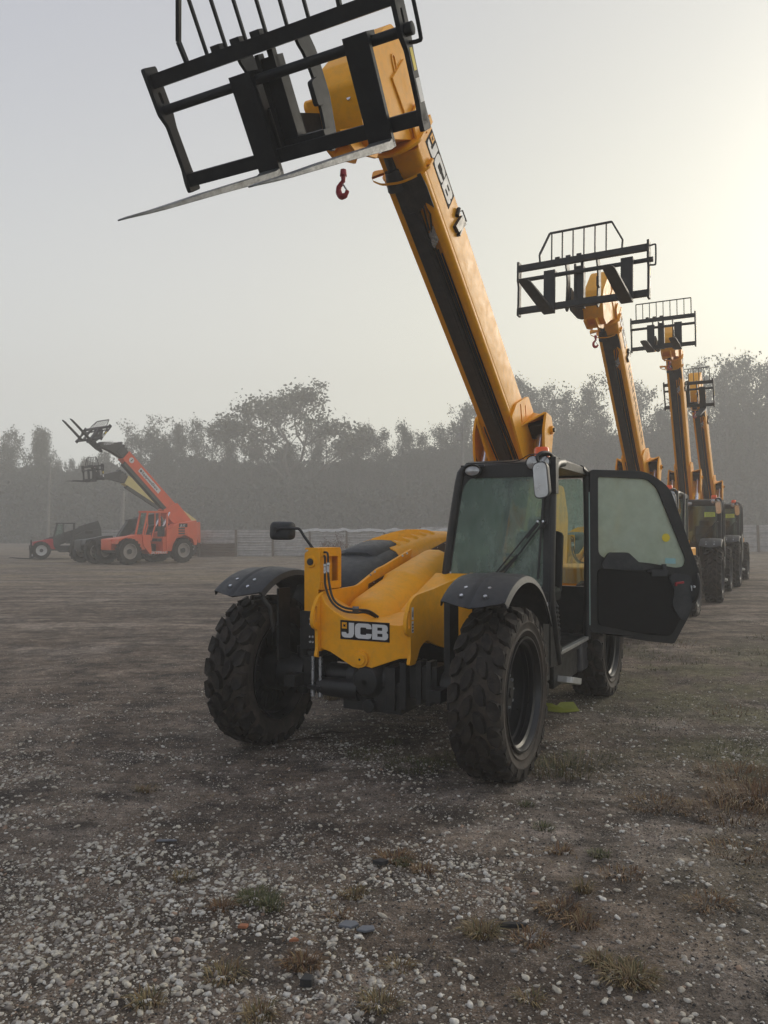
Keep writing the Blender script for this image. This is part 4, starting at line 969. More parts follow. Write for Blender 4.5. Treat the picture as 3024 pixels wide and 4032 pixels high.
def ground_material():
    m = bpy.data.materials.new('packed_dirt'); m.use_nodes = True; N, L = m.node_tree.nodes, m.node_tree.links
    b = N['Principled BSDF']; b.inputs['Roughness'].default_value = .9; b.inputs['Specular IOR Level'].default_value = .25
    t = N.new('ShaderNodeTexCoord')
    def nz(sc, det=8, rough=.65, stretch=None, off=(0, 0, 0)):
        n = N.new('ShaderNodeTexNoise'); n.inputs['Scale'].default_value = sc; n.inputs['Detail'].default_value = det; n.inputs['Roughness'].default_value = rough
        mp = N.new('ShaderNodeMapping'); mp.inputs['Location'].default_value = off
        if stretch: mp.inputs['Scale'].default_value = stretch
        L.new(t.outputs['Object'], mp.inputs[0]); L.new(mp.outputs[0], n.inputs['Vector']); return n.outputs['Fac']
    def rng_(s, a, b_, lo=0, hi=1):
        r = N.new('ShaderNodeMapRange'); r.inputs[1].default_value = a; r.inputs[2].default_value = b_; r.inputs[3].default_value = lo; r.inputs[4].default_value = hi; r.interpolation_type = 'SMOOTHSTEP'
        L.new(s, r.inputs[0]); return r.outputs[0]
    def mix(f, a, c):
        x = N.new('ShaderNodeMix'); x.data_type = 'RGBA'; L.new(f, x.inputs[0])
        if isinstance(a, tuple): x.inputs[6].default_value = (*a, 1)
        else: L.new(a, x.inputs[6])
        if isinstance(c, tuple): x.inputs[7].default_value = (*c, 1)
        else: L.new(c, x.inputs[7])
        return x.outputs[2]
    def mul(a, c):
        x = N.new('ShaderNodeMath'); x.operation = 'MULTIPLY'; L.new(a, x.inputs[0]); L.new(c, x.inputs[1]); return x.outputs[0]
    sp = N.new('ShaderNodeSeparateXYZ'); L.new(t.outputs['Object'], sp.inputs[0])
    c = mix(rng_(nz(1.3), .35, .68), (.104, .074, .053), (.225, .176, .134))
    c = mix(rng_(nz(.55, off=(5, 3, 0)), .50, .68, 0, .6), c, (.34, .29, .25))           # pale sandy patches
    c = mix(rng_(nz(2.2, off=(9, 1, 0)), .46, .64, 0, .8), c, (.036, .029, .024))           # damp dark soil
    # vehicle tracks across the far yard: long streaks running side to side
    far = rng_(sp.outputs['Y'], 8, 16)
    st = nz(1.0, 6, .6, stretch=(.10, 1.5, 1), off=(2, 7, 0))
    c = mix(mul(far, rng_(st, .46, .64, 0, .7)), c, (.36, .29, .23))
    st2 = nz(1.0, 6, .6, stretch=(.14, 1.9, 1), off=(12, 3, 0))
    c = mix(mul(far, rng_(st2, .50, .66, 0, .8)), c, (.075, .058, .044))
    st3 = nz(.35, 6, .7, stretch=(.4, 1, 1), off=(1, 33, 0))
    c = mix(mul(rng_(sp.outputs['Y'], 20, 30), rng_(st3, .45, .6, 0, .75)), c, (.26, .20, .12))  # dry grass
    # green-brown weeds on the right
    w = mul(rng_(sp.outputs['X'], .9, 3.0), rng_(nz(.9, off=(3, 8, 0)), .40, .58, 0, .85))
    w = mul(w, rng_(sp.outputs['Y'], 13, 9)); c = mix(w, c, (.095, .092, .034))
    # grit
    v = N.new('ShaderNodeTexVoronoi'); v.inputs['Scale'].default_value = 75; L.new(t.outputs['Object'], v.inputs['Vector'])
    g = N.new('ShaderNodeSeparateColor'); L.new(v.outputs['Color'], g.inputs[0])
    dd = rng_(v.outputs['Distance'], .32, .22)
    c = mix(mul(dd, rng_(g.outputs[0], .72, .80, 0, .9)), c, (.36, .33, .29))
    c = mix(mul(dd, rng_(g.outputs[1], .60, .68, 0, .85)), c, (.035, .030, .028))
    v3 = N.new('ShaderNodeTexVoronoi'); v3.inputs['Scale'].default_value = 170; L.new(t.outputs['Object'], v3.inputs['Vector']); g3 = N.new('ShaderNodeSeparateColor'); L.new(v3.outputs['Color'], g3.inputs[0])
    c = mix(rng_(g3.outputs[0], .80, .86, 0, .6), c, (.27, .24, .21)); c = mix(rng_(g3.outputs[1], .7, .78, 0, .6), c, (.05, .042, .036))
    gr = rng_(nz(7, 10, .78), .36, .64, .62, 1.34); gr2 = rng_(nz(1.0, 9, .75, stretch=(1.1, 3.2, 1), off=(4, 4, 0)), .38, .62, .72, 1.28)
    gm = N.new('ShaderNodeMath'); gm.operation = 'MULTIPLY'; L.new(gr, gm.inputs[0]); L.new(gr2, gm.inputs[1])
    sv = N.new('ShaderNodeVectorMath'); sv.operation = 'SCALE'; L.new(c, sv.inputs[0]); L.new(gm.outputs[0], sv.inputs['Scale']); c = sv.outputs[0]
    L.new(c, b.inputs['Base Color'])
    bu = N.new('ShaderNodeBump'); bu.inputs['Strength'].default_value = 1.0; bu.inputs['Distance'].default_value = .012
    ad = N.new('ShaderNodeMath'); ad.operation = 'ADD'; L.new(nz(28, 8, .75), ad.inputs[0]); L.new(mul(dd, g.outputs[0]), ad.inputs[1]); L.new(ad.outputs[0], bu.inputs['Height']); L.new(bu.outputs[0], b.inputs['Normal'])
    return m
ground = bpy.data.objects.new('ground', npmesh('ground', co, q, ground_material(), True)); link(ground); tag(ground, kind='structure')

# ---------------------------------------------------------------- loose stones (past counting: joined, real geometry)
def ico(sub):
    import bmesh
    b = bmesh.new(); bmesh.ops.create_icosphere(b, subdivisions=sub, radius=1); v = np.array([p.co[:] for p in b.verts]); f = np.array([[q.index for q in p.verts] for p in b.faces]); b.free(); return v, f
OCT = (np.array([[1, 0, 0], [0, 1, 0], [-1, 0, 0], [0, -1, 0], [0, 0, 1], [0, 0, -1.0]]), np.array([[0, 1, 4], [1, 2, 4], [2, 3, 4], [3, 0, 4], [1, 0, 5], [2, 1, 5], [3, 2, 5], [0, 3, 5]]))
def scatter(name, P, r, sub, m, flat=.6, smooth=False):
    v, f = ico(sub) if sub else OCT; n = len(P); k = len(v)
    ang = rng.random(n) * 6.283; sx = 1 + rng.random(n) * .55; sy = .75 + rng.random(n) * .3; sz = flat * (.75 + .5 * rng.random(n))
    V = np.repeat(v[None], n, 0) * (1 + (rng.random((n, k, 1)) - .5) * .46)
    V = V * np.stack([sx, sy, sz], 1)[:, None]
    tl = (rng.random((n, 1)) - .5) * .7; V[:, :, 2] += V[:, :, 0] * tl
    c, s = np.cos(ang)[:, None], np.sin(ang)[:, None]
    xr = V[:, :, 0] * c - V[:, :, 1] * s; yr = V[:, :, 0] * s + V[:, :, 1] * c
    V = np.stack([xr, yr, V[:, :, 2]], -1) * r[:, None, None] + P[:, None, :]
    F = (f[None] + (np.arange(n) * k)[:, None, None]).reshape(-1, 3)
    o = bpy.data.objects.new(name, npmesh(name, V.reshape(-1, 3), F, m, smooth)); return link(o)
def stone_mat(name, cols, rough=.75):
    m = bpy.data.materials.new(name); m.use_nodes = True; N, L = m.node_tree.nodes, m.node_tree.links; b = N['Principled BSDF']; b.inputs['Roughness'].default_value = rough
    g = N.new('ShaderNodeNewGeometry'); r = N.new('ShaderNodeValToRGB'); r.color_ramp.interpolation = 'CONSTANT'
    e = r.color_ramp.elements
    for i, (p, c) in enumerate(cols):
        el = e[i] if i < 2 else e.new(p); el.position = p; el.color = (*c, 1)
    L.new(g.outputs['Random Per Island'], r.inputs[0])
    t = N.new('ShaderNodeTexCoord'); n = N.new('ShaderNodeTexNoise'); n.inputs['Scale'].default_value = 70; n.inputs['Detail'].default_value = 5; L.new(t.outputs['Object'], n.inputs['Vector'])
    mp = N.new('ShaderNodeMapRange'); mp.inputs[1].default_value = .3; mp.inputs[2].default_value = .75; mp.inputs[3].default_value = .55; mp.inputs[4].default_value = 1.15; L.new(n.outputs['Fac'], mp.inputs[0])
    x = N.new('ShaderNodeVectorMath'); x.operation = 'SCALE'; L.new(r.outputs[0], x.inputs[0]); L.new(mp.outputs[0], x.inputs['Scale']); L.new(x.outputs[0], b.inputs['Base Color'])
    return m
PALE = stone_mat('limestone_gravel', [(0, (.58, .54, .47)), (.2, (.44, .40, .34)), (.38, (.66, .63, .57)), (.52, (.33, .29, .25)), (.64, (.52, .47, .38)), (.78, (.25, .22, .19)), (.88, (.62, .57, .47)), (.975, (.34, .23, .16))])
DARKST = stone_mat('dark_grit', [(0, (.05, .044, .04)), (.25, (.10, .085, .072)), (.5, (.03, .028, .028)), (.7, (.17, .15, .13)), (.85, (.07, .05, .04))])
def place_pts(n, x0, x1, y0, y1, dens):
    x = x0 + rng.random(n) * (x1 - x0); y = y0 + rng.random(n) * (y1 - y0)
    k = rng.random(n) < dens(x, y); k &= np.abs(x) < .56 * y + .35
    return x[k], y[k]
def d_line(x, y):
    s = (x + 2.2) * -.55 + (y - 4.46) * -.835
    return nst(-.45, .45, s + (fbm(x, y, 1.6, 40) - .5) * 1.5)
def d_patch(x, y):
    return nst(.52, .66, fbm(x, y, 1.0, 50)) * nst(8.5, 4.0, y)
dens_big = lambda x, y: np.clip((d_line(x, y) * .95 + .13 + d_patch(x, y) * .38 * (1 - .45 * nst(.2, 1.8, x))) * (.35 + 1.1 * nst(.3, .62, fbm(x, y, 3.5, 71))), 0, 1) * nst(9.5, 5.5, y)
dens_mid = lambda x, y: np.clip(d_line(x, y) * .9 + d_patch(x, y) * .5 + .05 + .22 * nst(.45, .7, fbm(x, y, 3, 61)), 0, 1) * nst(14, 5, y)
x, y = place_pts(100000, -4, 4, 2.3, 9, dens_big); r = .0044 + .0112 * rng.random(len(x)) ** 2.5
P = np.stack([x, y, gz(x, y) + r * .08], 1); near = y < 4.6
o = scatter('gravel', P[near], r[near], 2, PALE, .62, False); tag(o, kind='stuff')
o = scatter('gravel', P[~near], r[~near], 1, PALE, .62); tag(o, kind='stuff')
x, y = place_pts(480000, -7, 7, 2.3, 14, dens_mid); r = .0024 + .0048 * rng.random(len(x)) ** 2
o = scatter('small_gravel', np.stack([x, y, gz(x, y) + r * .2], 1), r, 0, PALE, .7); tag(o, kind='stuff')
x, y = place_pts(160000, -6, 6, 2.3, 12, lambda x, y: (.25 + .6 * vn(x, y, 2, 77)) * nst(12, 4, y)); r = .003 + .0055 * rng.random(len(x)) ** 2
o = scatter('dark_grit', np.stack([x, y, gz(x, y) + r * .15], 1), r, 0, DARKST, .6); tag(o, kind='stuff')

# grass tufts and straw
def blade_mesh(name, items, m):
    """items: (x, y, n, radius, height, lean)"""
    V = []; n_tot = 0
    for (cx, cy, n, rad, h, lean) in items:
        a = rng.random(n) * 6.283; rr = rad * np.sqrt(rng.random(n)); bx = cx + rr * np.cos(a); by = cy + rr * np.sin(a) * .8
        d = a + (rng.random(n) - .5) * 1.6; ln = lean * (.3 + rng.random(n)); hh = h * (.35 + .75 * rng.random(n)); w = .0014 + .0016 * rng.random(n)
        z = gz(bx, by) - .003
        p = np.stack([bx, by, z], 1); dr = np.stack([np.cos(d), np.sin(d), 0 * d], 1); sd_ = np.stack([-np.sin(d), np.cos(d), 0 * d], 1) * w[:, None]
        up = np.array([0, 0, 1.0])
        m1 = p + dr * (ln * hh * .35)[:, None] + up * (hh * .62)[:, None]; tp = p + dr * (ln * hh * 1.1)[:, None] + up * (hh * (1.0 - .35 * np.minimum(ln, 1.5)))[:, None]
        V.append(np.stack([p - sd_, p + sd_, m1 + sd_ * .8, m1 - sd_ * .8, tp], 1)); n_tot += n
    V = np.concatenate(V); k = np.arange(n_tot)[:, None] * 5
    F = np.concatenate([k + np.array([[0, 1, 2]]), k + np.array([[0, 2, 3]]), k + np.array([[3, 2, 4]])])
    return link(bpy.data.objects.new(name, npmesh(name, V.reshape(-1, 3), F, m)))
def blade_mat(name, cols):
    m = stone_mat(name, cols, .7); return m
STRAW = blade_mat('straw', [(0, (.22, .15, .06)), (.3, (.30, .23, .11)), (.55, (.16, .09, .035)), (.8, (.12, .11, .04))])
RUST = blade_mat('rusty_straw', [(0, (.16, .075, .028)), (.3, (.24, .13, .05)), (.55, (.10, .05, .022)), (.8, (.28, .20, .09))])
GREEN = blade_mat('green_grass', [(0, (.06, .075, .02)), (.35, (.09, .10, .03)), (.6, (.14, .13, .05)), (.85, (.20, .17, .08))])
straw = [(1.3, 5.6, 160, .3, .11, 1.1), (1.1, 5.75, 80, .2, .08, 1.2), (.95, 3.02, 420, .10, .055, 1.3), (.86, 3.12, 160, .05, .05, 1.2), (.42, 3.36, 220, .07, .065, 1.2), (-.14, 3.72, 150, .06, .05, 1.2), (-1.02, 3.92, 110, .06, .045, 1.1), (-.62, 3.05, 160, .08, .05, 1.3), (-.02, 2.86, 160, .07, .05, 1.2), (-1.6, 5.2, 120, .07, .05, 1.1), (.95, 3.72, 110, .04, .07, .9), (-.55, 8.0, 130, .12, .10, .9), (-.88, 2.9, 120, .06, .05, 1.3), (.06, 3.1, 90, .05, .04, 1.4), (-.45, 2.80, 130, .06, .06, 1.1), (.55, 2.9, 90, .05, .04, 1.3)]
rust = [(2.42, 5.0, 700, .32, .12, 1.3), (2.1, 4.75, 420, .28, .07, 1.5), (1.72, 4.9, 300, .22, .05, 1.6), (2.5, 5.5, 400, .3, .08, 1.4), (.80, 3.55, 230, .10, .05, 1.5), (.62, 3.30, 150, .08, .04, 1.6), (.86, 3.42, 160, .08, .06, 1.3), (0.05, 4.12, 260, .10, .05, 1.4), (-.33, 3.12, 240, .07, .05, 1.2), (.20, 3.95, 120, .06, .05, 1.3), (-.75, 3.6, 100, .05, .05, 1.2), (1.2, 3.9, 140, .12, .04, 1.6), (1.5, 3.6, 160, .12, .04, 1.6), (.95, 4.2, 90, .06, .05, 1.3), (1.9, 4.2, 200, .2, .05, 1.5), (-.2, 3.5, 60, .05, .04, 1.3)]
green = [(-.60, 3.68, 380, .10, .045, 1.1), (-.52, 3.60, 160, .06, .05, 1.0), (.62, 5.85, 500, .25, .06, 1.0), (.25, 5.7, 420, .25, .05, 1.1), (-.1, 5.95, 200, .2, .05, 1.1), (1.25, 5.6, 200, .28, .10, 1.1), (1.5, 5.85, 140, .3, .08, 1.2), (.93, 4.52, 110, .06, .04, 1.0), (1.15, 4.15, 130, .06, .035, 1.0), (.9, 4.9, 80, .05, .04, 1.0), (.1, 4.05, 120, .05, .04, 1.0), (.06, 6.3, 90, .08, .05, 1.1)]
for k in range(120):
    x_ = 1.8 + rng.random() * 6; y_ = 5.8 + rng.random() * 8
    if fbm(x_, y_, .6, 88) > .47: (green if rng.random() < .8 else rust).append((x_, y_, 70, .25 + .2 * rng.random(), .05 + .03 * rng.random(), 1.2))
for k in range(90):
    x_ = -1.6 + rng.random() * 4.6; y_ = 2.7 + rng.random() * 4
    straw.append((x_, y_, 14, .12, .02, 3.0)); rust.append((x_ + .5, y_ + .3, 16, .14, .015, 3.2))
tag(blade_mesh('dry_grass', straw, STRAW), kind='stuff'); tag(blade_mesh('rusty_grass', rust, RUST), kind='stuff'); tag(blade_mesh('green_grass', green, GREEN), kind='stuff')

# small litter lying about
DB = mat('dark_litter', (.018, .018, .02), .55, var=.2); SLT = mat('slate_chip', (.13, .14, .16), .6, var=.15); BRK = mat('terracotta_chip', (.30, .12, .06), .8, var=.2); TWG = mat('dead_twig', (.035, .025, .02), .9, var=.2)
def litter(name, pts, z0, th, m, label, cat, cx, cy):
    a = MB(); P = [(cx + px, cy + py) for px, py in pts]; z = float(gz(cx, cy)); a.plate(P, z + z0, z + z0 + th, axis='z'); o = a.obj(name, m, None, .002); tag(o, label, cat); return o
litter('plastic_strip', [(-.062, .004), (-.05, .016), (.055, .004), (.062, -.008), (.05, -.012), (-.05, -.008)], .008, .018, DB, 'black plastic strip lying on bare dirt right of centre', 'litter', .565, 3.40)
litter('slate_piece', [(-.045, -.01), (-.02, .03), (.03, .025), (.045, 0), (.01, -.03)], .006, .012, SLT, 'left grey slate piece beside the gravel edge', 'stone', -.155, 3.42)
litter('slate_piece', [(-.04, -.015), (-.015, .02), (.035, .02), (.04, -.01), (0, -.028)], .008, .010, SLT, 'right grey slate piece beside the gravel edge', 'stone', -.08, 3.385)
litter('rubber_scrap', [(-.04, .0), (.0, .03), (.045, .005), (.01, -.02)], .01, .02, DB, 'black rubber scrap next to a small rusty grass tuft', 'litter', -.02, 4.02)
litter('rubber_scrap', [(-.02, -.015), (-.005, .03), (.03, .015), (.025, -.02)], .01, .03, DB, 'small black rubber lump among the white stones near the front', 'litter', -.30, 2.98)
litter('grey_strip', [(-.055, -.004), (-.05, .012), (.05, .016), (.06, .004)], .01, .008, SLT, 'pale grey flat strip among gravel on the left', 'litter', -1.22, 4.35)
litter('clay_chip', [(-.022, -.01), (-.01, .015), (.024, .01), (.018, -.014)], .012, .012, BRK, 'terracotta chip on the gravel left of centre', 'stone', -.62, 3.42)
litter('clay_chip', [(-.02, -.008), (.0, .018), (.022, .0)], .012, .012, BRK, 'terracotta chip near a rusty tuft left of the slate', 'stone', -.38, 3.28)
for nm, pts, lb in (('twig', [(-.62, 6.55), (-.45, 6.66), (-.33, 6.60), (-.2, 6.68)], 'long bent black twig on the dirt under the front axle'), ('twig', [(-.74, 6.38), (-.66, 6.45), (-.5, 6.47)], 'short black twig by the right front tyre'), ('twig', [(.75, 3.45), (.9, 3.62), (.93, 3.74)], 'grey curved stick among rusty grass at right')):
    a = MB(); a.tube([(x_, y_, float(gz(x_, y_)) + .012) for x_, y_ in pts], [.008, .007, .005, .003][:len(pts)] if len(pts) == 4 else .006, 6, smooth=0); tag(a.obj(nm, TWG), lb, 'twig')
# lime coloured plastic wrapper under the cab step
a = MB(); jx, jy = 1.70, 7.42
q_ = [(-.17, .04, .075), (-.08, .03, .07), (-.04, .02, .05), (.0, .035, .085), (.13, .04, .085), (.16, .0, .03), (.17, -.03, .012), (.05, -.07, .01), (-.02, -.075, .008), (-.13, -.04, .012), (.02, -.02, .03), (.03, .03, .03), (-.10, .0, .05)]
a.add([(jx + p[0], jy + p[1], p[2]) for p in q_], [(0, 1, 12), (1, 2, 12), (12, 2, 10), (12, 10, 8), (12, 8, 9), (0, 12, 9), (2, 3, 11), (2, 11, 10), (3, 4, 11), (4, 5, 11), (11, 5, 10), (5, 6, 10), (10, 6, 7), (10, 7, 8)])
o = a.obj('plastic_wrapper', LIMEB, None, smooth=0); m_ = o.modifiers.new('thickness', 'SOLIDIFY'); m_.thickness = .004; tag(o, 'crumpled lime yellow plastic wrapper on the ground under the metal step', 'wrapper')

# ---------------------------------------------------------------- fence of corrugated sheets at the back of the yard
FY = 51.0; FH = 1.78
def sheet_mesh(w, h, seed, amp=.022, pitch=.11):
    r_ = random.Random(seed); V = []; nz_ = int(h / pitch * 4); cols = 3
    for i in range(nz_ + 1):
        z = h * i / nz_
        for j in range(cols + 1):
            V.append((w * (j / cols - .5), amp * math.sin(2 * math.pi * z / pitch) + .02 * math.sin(j * 1.7 + seed), z + .02 * math.sin(j + seed)))
    F = []
    for i in range(nz_):
        for j in range(cols): k = i * (cols + 1) + j; F.append((k, k + 1, k + cols + 2, k + cols + 1))
    a = MB(); a.add(V, F); return a.mesh('fence_sheet', FENCE, smooth=60, fix=False)
RUSTF = mat('rusty_sheet', (.13, .085, .06), .7, var=.35, vscale=1.5)
sheets = [sheet_mesh(2.42, .88, s) for s in range(3)] + [sheet_mesh(2.42, .88, 5)]
sheets[3].materials.clear(); sheets[3].materials.append(RUSTF)
def fence(x0, x1, label):
    root = empty('fence', (x0, FY, 0)); tag(root, label, 'fence')
    pm = MB(); pm.bb(-.07, .07, -.05, .05, -.1, FH + .06); pme = pm.mesh('fence_post', WOOD)
    n = int((x1 - x0) / 2.45); k = 0
    for i in range(n + 1):
        x_ = 2.45 * i; zb = float(gz(x0 + x_, FY))
        p = bpy.data.objects.new('fence_post', pme); link(p, root); p.location = (x_, -.08, zb - .05); p.rotation_euler = (0, R(random.uniform(-2, 2)), 0)
        if i < n:
            for row in (0, 1):
                s_ = bpy.data.objects.new('fence_sheet', random.choice(sheets if row == 0 else sheets[:3])); link(s_, root)
                s_.location = (x_ + 1.22, random.uniform(-.02, .03) - row * .03, zb + .02 + row * (.87 + random.uniform(-.02, .02))); s_.rotation_euler = (0, R(random.uniform(-1.0, 1.0)), 0)
    return root
F1 = fence(-19.6, 5.0, 'long corrugated iron fence left of the nearest cab, behind the orange telehandler')
F2 = fence(5.2, 42, 'corrugated iron fence continuing behind the yellow row to the right edge')
SHT = mat('white_sheeting', (.62, .63, .64), .5, var=.1)
a = MB(); V = []; n = 60
for i in range(n + 1):
    x_ = -6.2 + 10.4 * i / n; sag = .10 * abs(math.sin(i * math.pi / 10)); z = FH + .09 - sag + .02 * math.sin(i); w = .12 + .07 * abs(math.sin(i * .9))
    V += [(x_, FY - .14, z), (x_, FY - .14, z - w), (x_, FY - .08, z + .01)]
a.add(V, [(3 * i, 3 * i + 1, 3 * i + 4, 3 * i + 3) for i in range(n)] + [(3 * i, 3 * i + 3, 3 * i + 5, 3 * i + 2) for i in range(n)]); tag(a.obj('sheeting', SHT, None, fix=False), 'white plastic sheeting sagging along the top of the iron fence', 'sheeting')

# ---------------------------------------------------------------- trees
LEAF = mat('foliage', (.045, .055, .028), .8, var=.3, vscale=.6, island=.55)
LEAFY = mat('foliage_olive', (.062, .066, .034), .8, var=.3, vscale=.6, island=.5)
WOODM = mat('wood_mass', (.042, .047, .030), .9, var=.35, vscale=.25, island=.12)
BARK = mat('bark', (.11, .095, .08), .9, var=.25, vscale=5)
def leaf_quads(C, n_per, spread, size, seed, drop=0.0):
    g = np.random.default_rng(seed); C = np.asarray(C); n = len(C) * n_per
    P = np.repeat(C, n_per, 0) + g.normal(size=(n, 3)) * np.array(spread) * (.6 + .8 * g.random((n, 1)))
    P[:, 2] -= drop * g.random(n)
    u = g.normal(size=(n, 3)); u /= np.linalg.norm(u, axis=1)[:, None]; w = np.cross(u, g.normal(size=(n, 3))); w /= np.linalg.norm(w, axis=1)[:, None]
    s = size * (.5 + g.random((n, 1)))
    V = np.stack([P - u * s, P + w * s * .55, P + u * s, P - w * s * .55], 1)
    return V.reshape(-1, 3), np.arange(n * 4).reshape(-1, 4)
def tree_meshes(kind, h, seed):
    r_ = random.Random(seed); g = np.random.default_rng(seed); t = MB(); C = []
    if kind == 'plume':
        lean = r_.uniform(-.04, .04); pts = [(lean * h * (i / 8) ** 1.5, .03 * h * math.sin(i + seed) * .2, h * .96 * i / 8) for i in range(9)]
        t.tube(pts, [.14 * h / 10 * (1 - .9 * i / 8) + .01 for i in range(9)], 6)
        nb = 46
        for k in range(nb):
            f = (k / nb) ** .85; z = h * (.12 + .86 * f); L = h * (.20 * (1 - f) ** .7 + .045) * r_.uniform(.6, 1.35) ; a = r_.uniform(0, 6.283); up = r_.uniform(.35, 1.0)
            x0 = lean * h * f ** 1.5; p0 = Vector((x0, 0, z)); p1 = p0 + Vector((math.cos(a) * L, math.sin(a) * L, L * up))
            t.tube([p0, (p0 + p1) / 2 + Vector((0, 0, -.05 * L)), p1], [.025, .018, .008], 4)
            for q in (.35, .55, .75, .9, 1.0): C.append(tuple(p0.lerp(p1, q) + Vector((r_.gauss(0, .12), r_.gauss(0, .12), r_.gauss(0, .1)))))
        V, F = leaf_quads(C, 20, (.17, .17, .22), .085, seed, .25)
    elif kind == 'broad':
        t.tube([(0, 0, 0), (.1, 0, h * .2), (-.1, .05, h * .42)], [.30, .24, .18], 8)
        def grow(p, d, L, r0, lev):
            e_ = p + d * L; mid = (p + e_) / 2 + Vector((r_.gauss(0, .08 * L), r_.gauss(0, .08 * L), r_.gauss(0, .04 * L)))
            t.tube([p, mid, e_], [r0, r0 * .8, r0 * .6], 5)
            if lev == 0:
                for q in range(3): C.append(tuple(e_ + Vector((r_.gauss(0, .28), r_.gauss(0, .28), r_.gauss(0, .18)))))
                return
            if lev <= 1 : C.append(tuple(mid))
            for k in range(3 if lev > 1 else 3):
                a = r_.uniform(0, 6.283); s = r_.uniform(.45, .95); n_ = (d + Vector((math.cos(a) * s, math.sin(a) * s, r_.uniform(-.25, .35)))).normalized()
                grow(e_, n_, L * r_.uniform(.62, .85), r0 * .62, lev - 1)
        for k in range(5):
            a = k * 1.256 + r_.uniform(-.4, .4); z0 = h * (.28 + .035 * k); grow(Vector((0, 0, z0)), Vector((math.cos(a) * .8, math.sin(a) * .8, .75)).normalized(), h * .20, .10, 3)
        grow(Vector((-.1, 0, h * .42)), Vector((0, 0, 1)), h * .17, .12, 3)
        V, F = leaf_quads(C, 19, (.26, .26, .15), .095, seed, .1)
    else:   # airy, few branches
        t.tube([(0, 0, 0), (.05, 0, h * .4), (.15, 0, h * .7)], [.16, .11, .07], 6)
        for k in range(20):
            a = r_.uniform(0, 6.283); z0 = h * r_.uniform(.35, .72); L = h * r_.uniform(.12, .26); d = Vector((math.cos(a) * .7, math.sin(a) * .7, .9)).normalized()
            p0 = Vector((.1, 0, z0)); p1 = p0 + d * L; t.tube([p0, p0.lerp(p1, .5) + Vector((0, 0, .1)), p1], [.045, .03, .015], 4)
            for q in range(7): C.append(tuple(p0.lerp(p1, r_.uniform(.55, 1.1)) + Vector((r_.gauss(0, .3), r_.gauss(0, .3), r_.gauss(0, .22)))))
        V, F = leaf_quads(C, 22, (.2, .2, .14), .085, seed, .1)
    crown = npmesh('crown', V, F, LEAF if kind == 'plume' else LEAFY); trunk = t.mesh('trunk', BARK, 50, False); return trunk, crown
TM = {('plume', i): tree_meshes('plume', 10, 11 + i) for i in range(5)}
TM.update({('broad', i): tree_meshes('broad', 11, 31 + i) for i in range(1)})
TM.update({('airy', i): tree_meshes('airy', 11, 41 + i) for i in range(3)})
def tree(kind, i, x, y, h, label, group=None, wid=1.0):
    h0 = 10 if kind == 'plume' else 11; s = h / h0
    r = empty('tree', (x, y, float(ground_z(x, y)) - .1), random.uniform(0, 6.28) if kind != 'broad' else .4); r.scale = (s * wid, s * wid, s)
    for nm, me in zip(('trunk', 'crown'), TM[(kind, i)]): link(bpy.data.objects.new(nm, me), r)
    tag(r, label, 'tree', group); return r
tree('broad', 0, -12.8, 104, 23.2, 'large spreading tree with an open crown and bare forked trunk, tallest left of the mirror', wid=1.15)
tree('airy', 0, -36.0, 113.0, 20.3, 'thin airy tree rising over the wood above the orange boom')
tree('airy', 1, -32.0, 114.0, 21.3, 'thin airy tree beside the one above the orange boom, slightly right')
tree('airy', 2, 20.2, 106.0, 26.5, 'airy tree with bare limbs standing between the first and second yellow booms')
tree('airy', 0, 27.3, 107.0, 25.0, 'leafy airy tree just left of the second yellow boom', wid=.9)
tree('airy', 1, 53.0, 109.0, 31.0, 'tallest tree at the right edge of the picture')
GT = 'slender trees of the hazy wood behind the fence'
LT = 'slender feathery tree among many alike in the hazy wood behind the iron fence'
tops = [(-70, 14.6), (-48, 15.6), (-38, 16.2), (-28, 17.2), (-22, 15.8), (-3, 16.8), (4.8, 18.4), (11.3, 19.6), (19, 21.5), (28, 22.0), (32, 20.4), (38, 22), (45, 24), (52, 27), (70, 27.5)]
for row, (yy, dx) in enumerate(((107.0, 2.5), (113.0, 3.2))):
    x_ = -70.0 + row * .8
    while x_ < 72:
        hh = np.interp(x_, [t[0] for t in tops], [t[1] for t in tops]) * random.choice((random.uniform(.70, .88), random.uniform(.88, 1.05))) + (yy - 107) * .10
        tree('plume', random.randrange(5), x_ + random.uniform(-.8, .8), yy + random.uniform(-2, 2), hh, LT, GT, wid=random.uniform(.62, .9)); x_ += dx * random.uniform(.7, 1.35)
# the depth of the wood, one dim mass
g_ = np.random.default_rng(5); n = 170000
px = g_.uniform(-90, 96, n); py = g_.uniform(115, 130, n); lim = np.interp(px, [t[0] for t in tops], [t[1] for t in tops]) * (.58 + .26 * fbm(px, py, .25, 12)); pz = lim * g_.random(n) ** .8
V, F = leaf_quads(np.stack([px, py, pz], 1), 1, (.05, .05, .05), .52, 6); tag(link(bpy.data.objects.new('wood', npmesh('wood', V, F, WOODM))), kind='stuff')
px = g_.uniform(-88, 92, 70000); py = g_.uniform(100, 109, 70000); pz = g_.random(70000) ** 1.1 * 9.0 * (.6 + .5 * fbm(px, py, .2, 18))
V, F = leaf_quads(np.stack([px, py, pz], 1), 1, (.05, .05, .05), .30, 8); tag(link(bpy.data.objects.new('undergrowth', npmesh('undergrowth', V, F, WOODM))), kind='stuff')
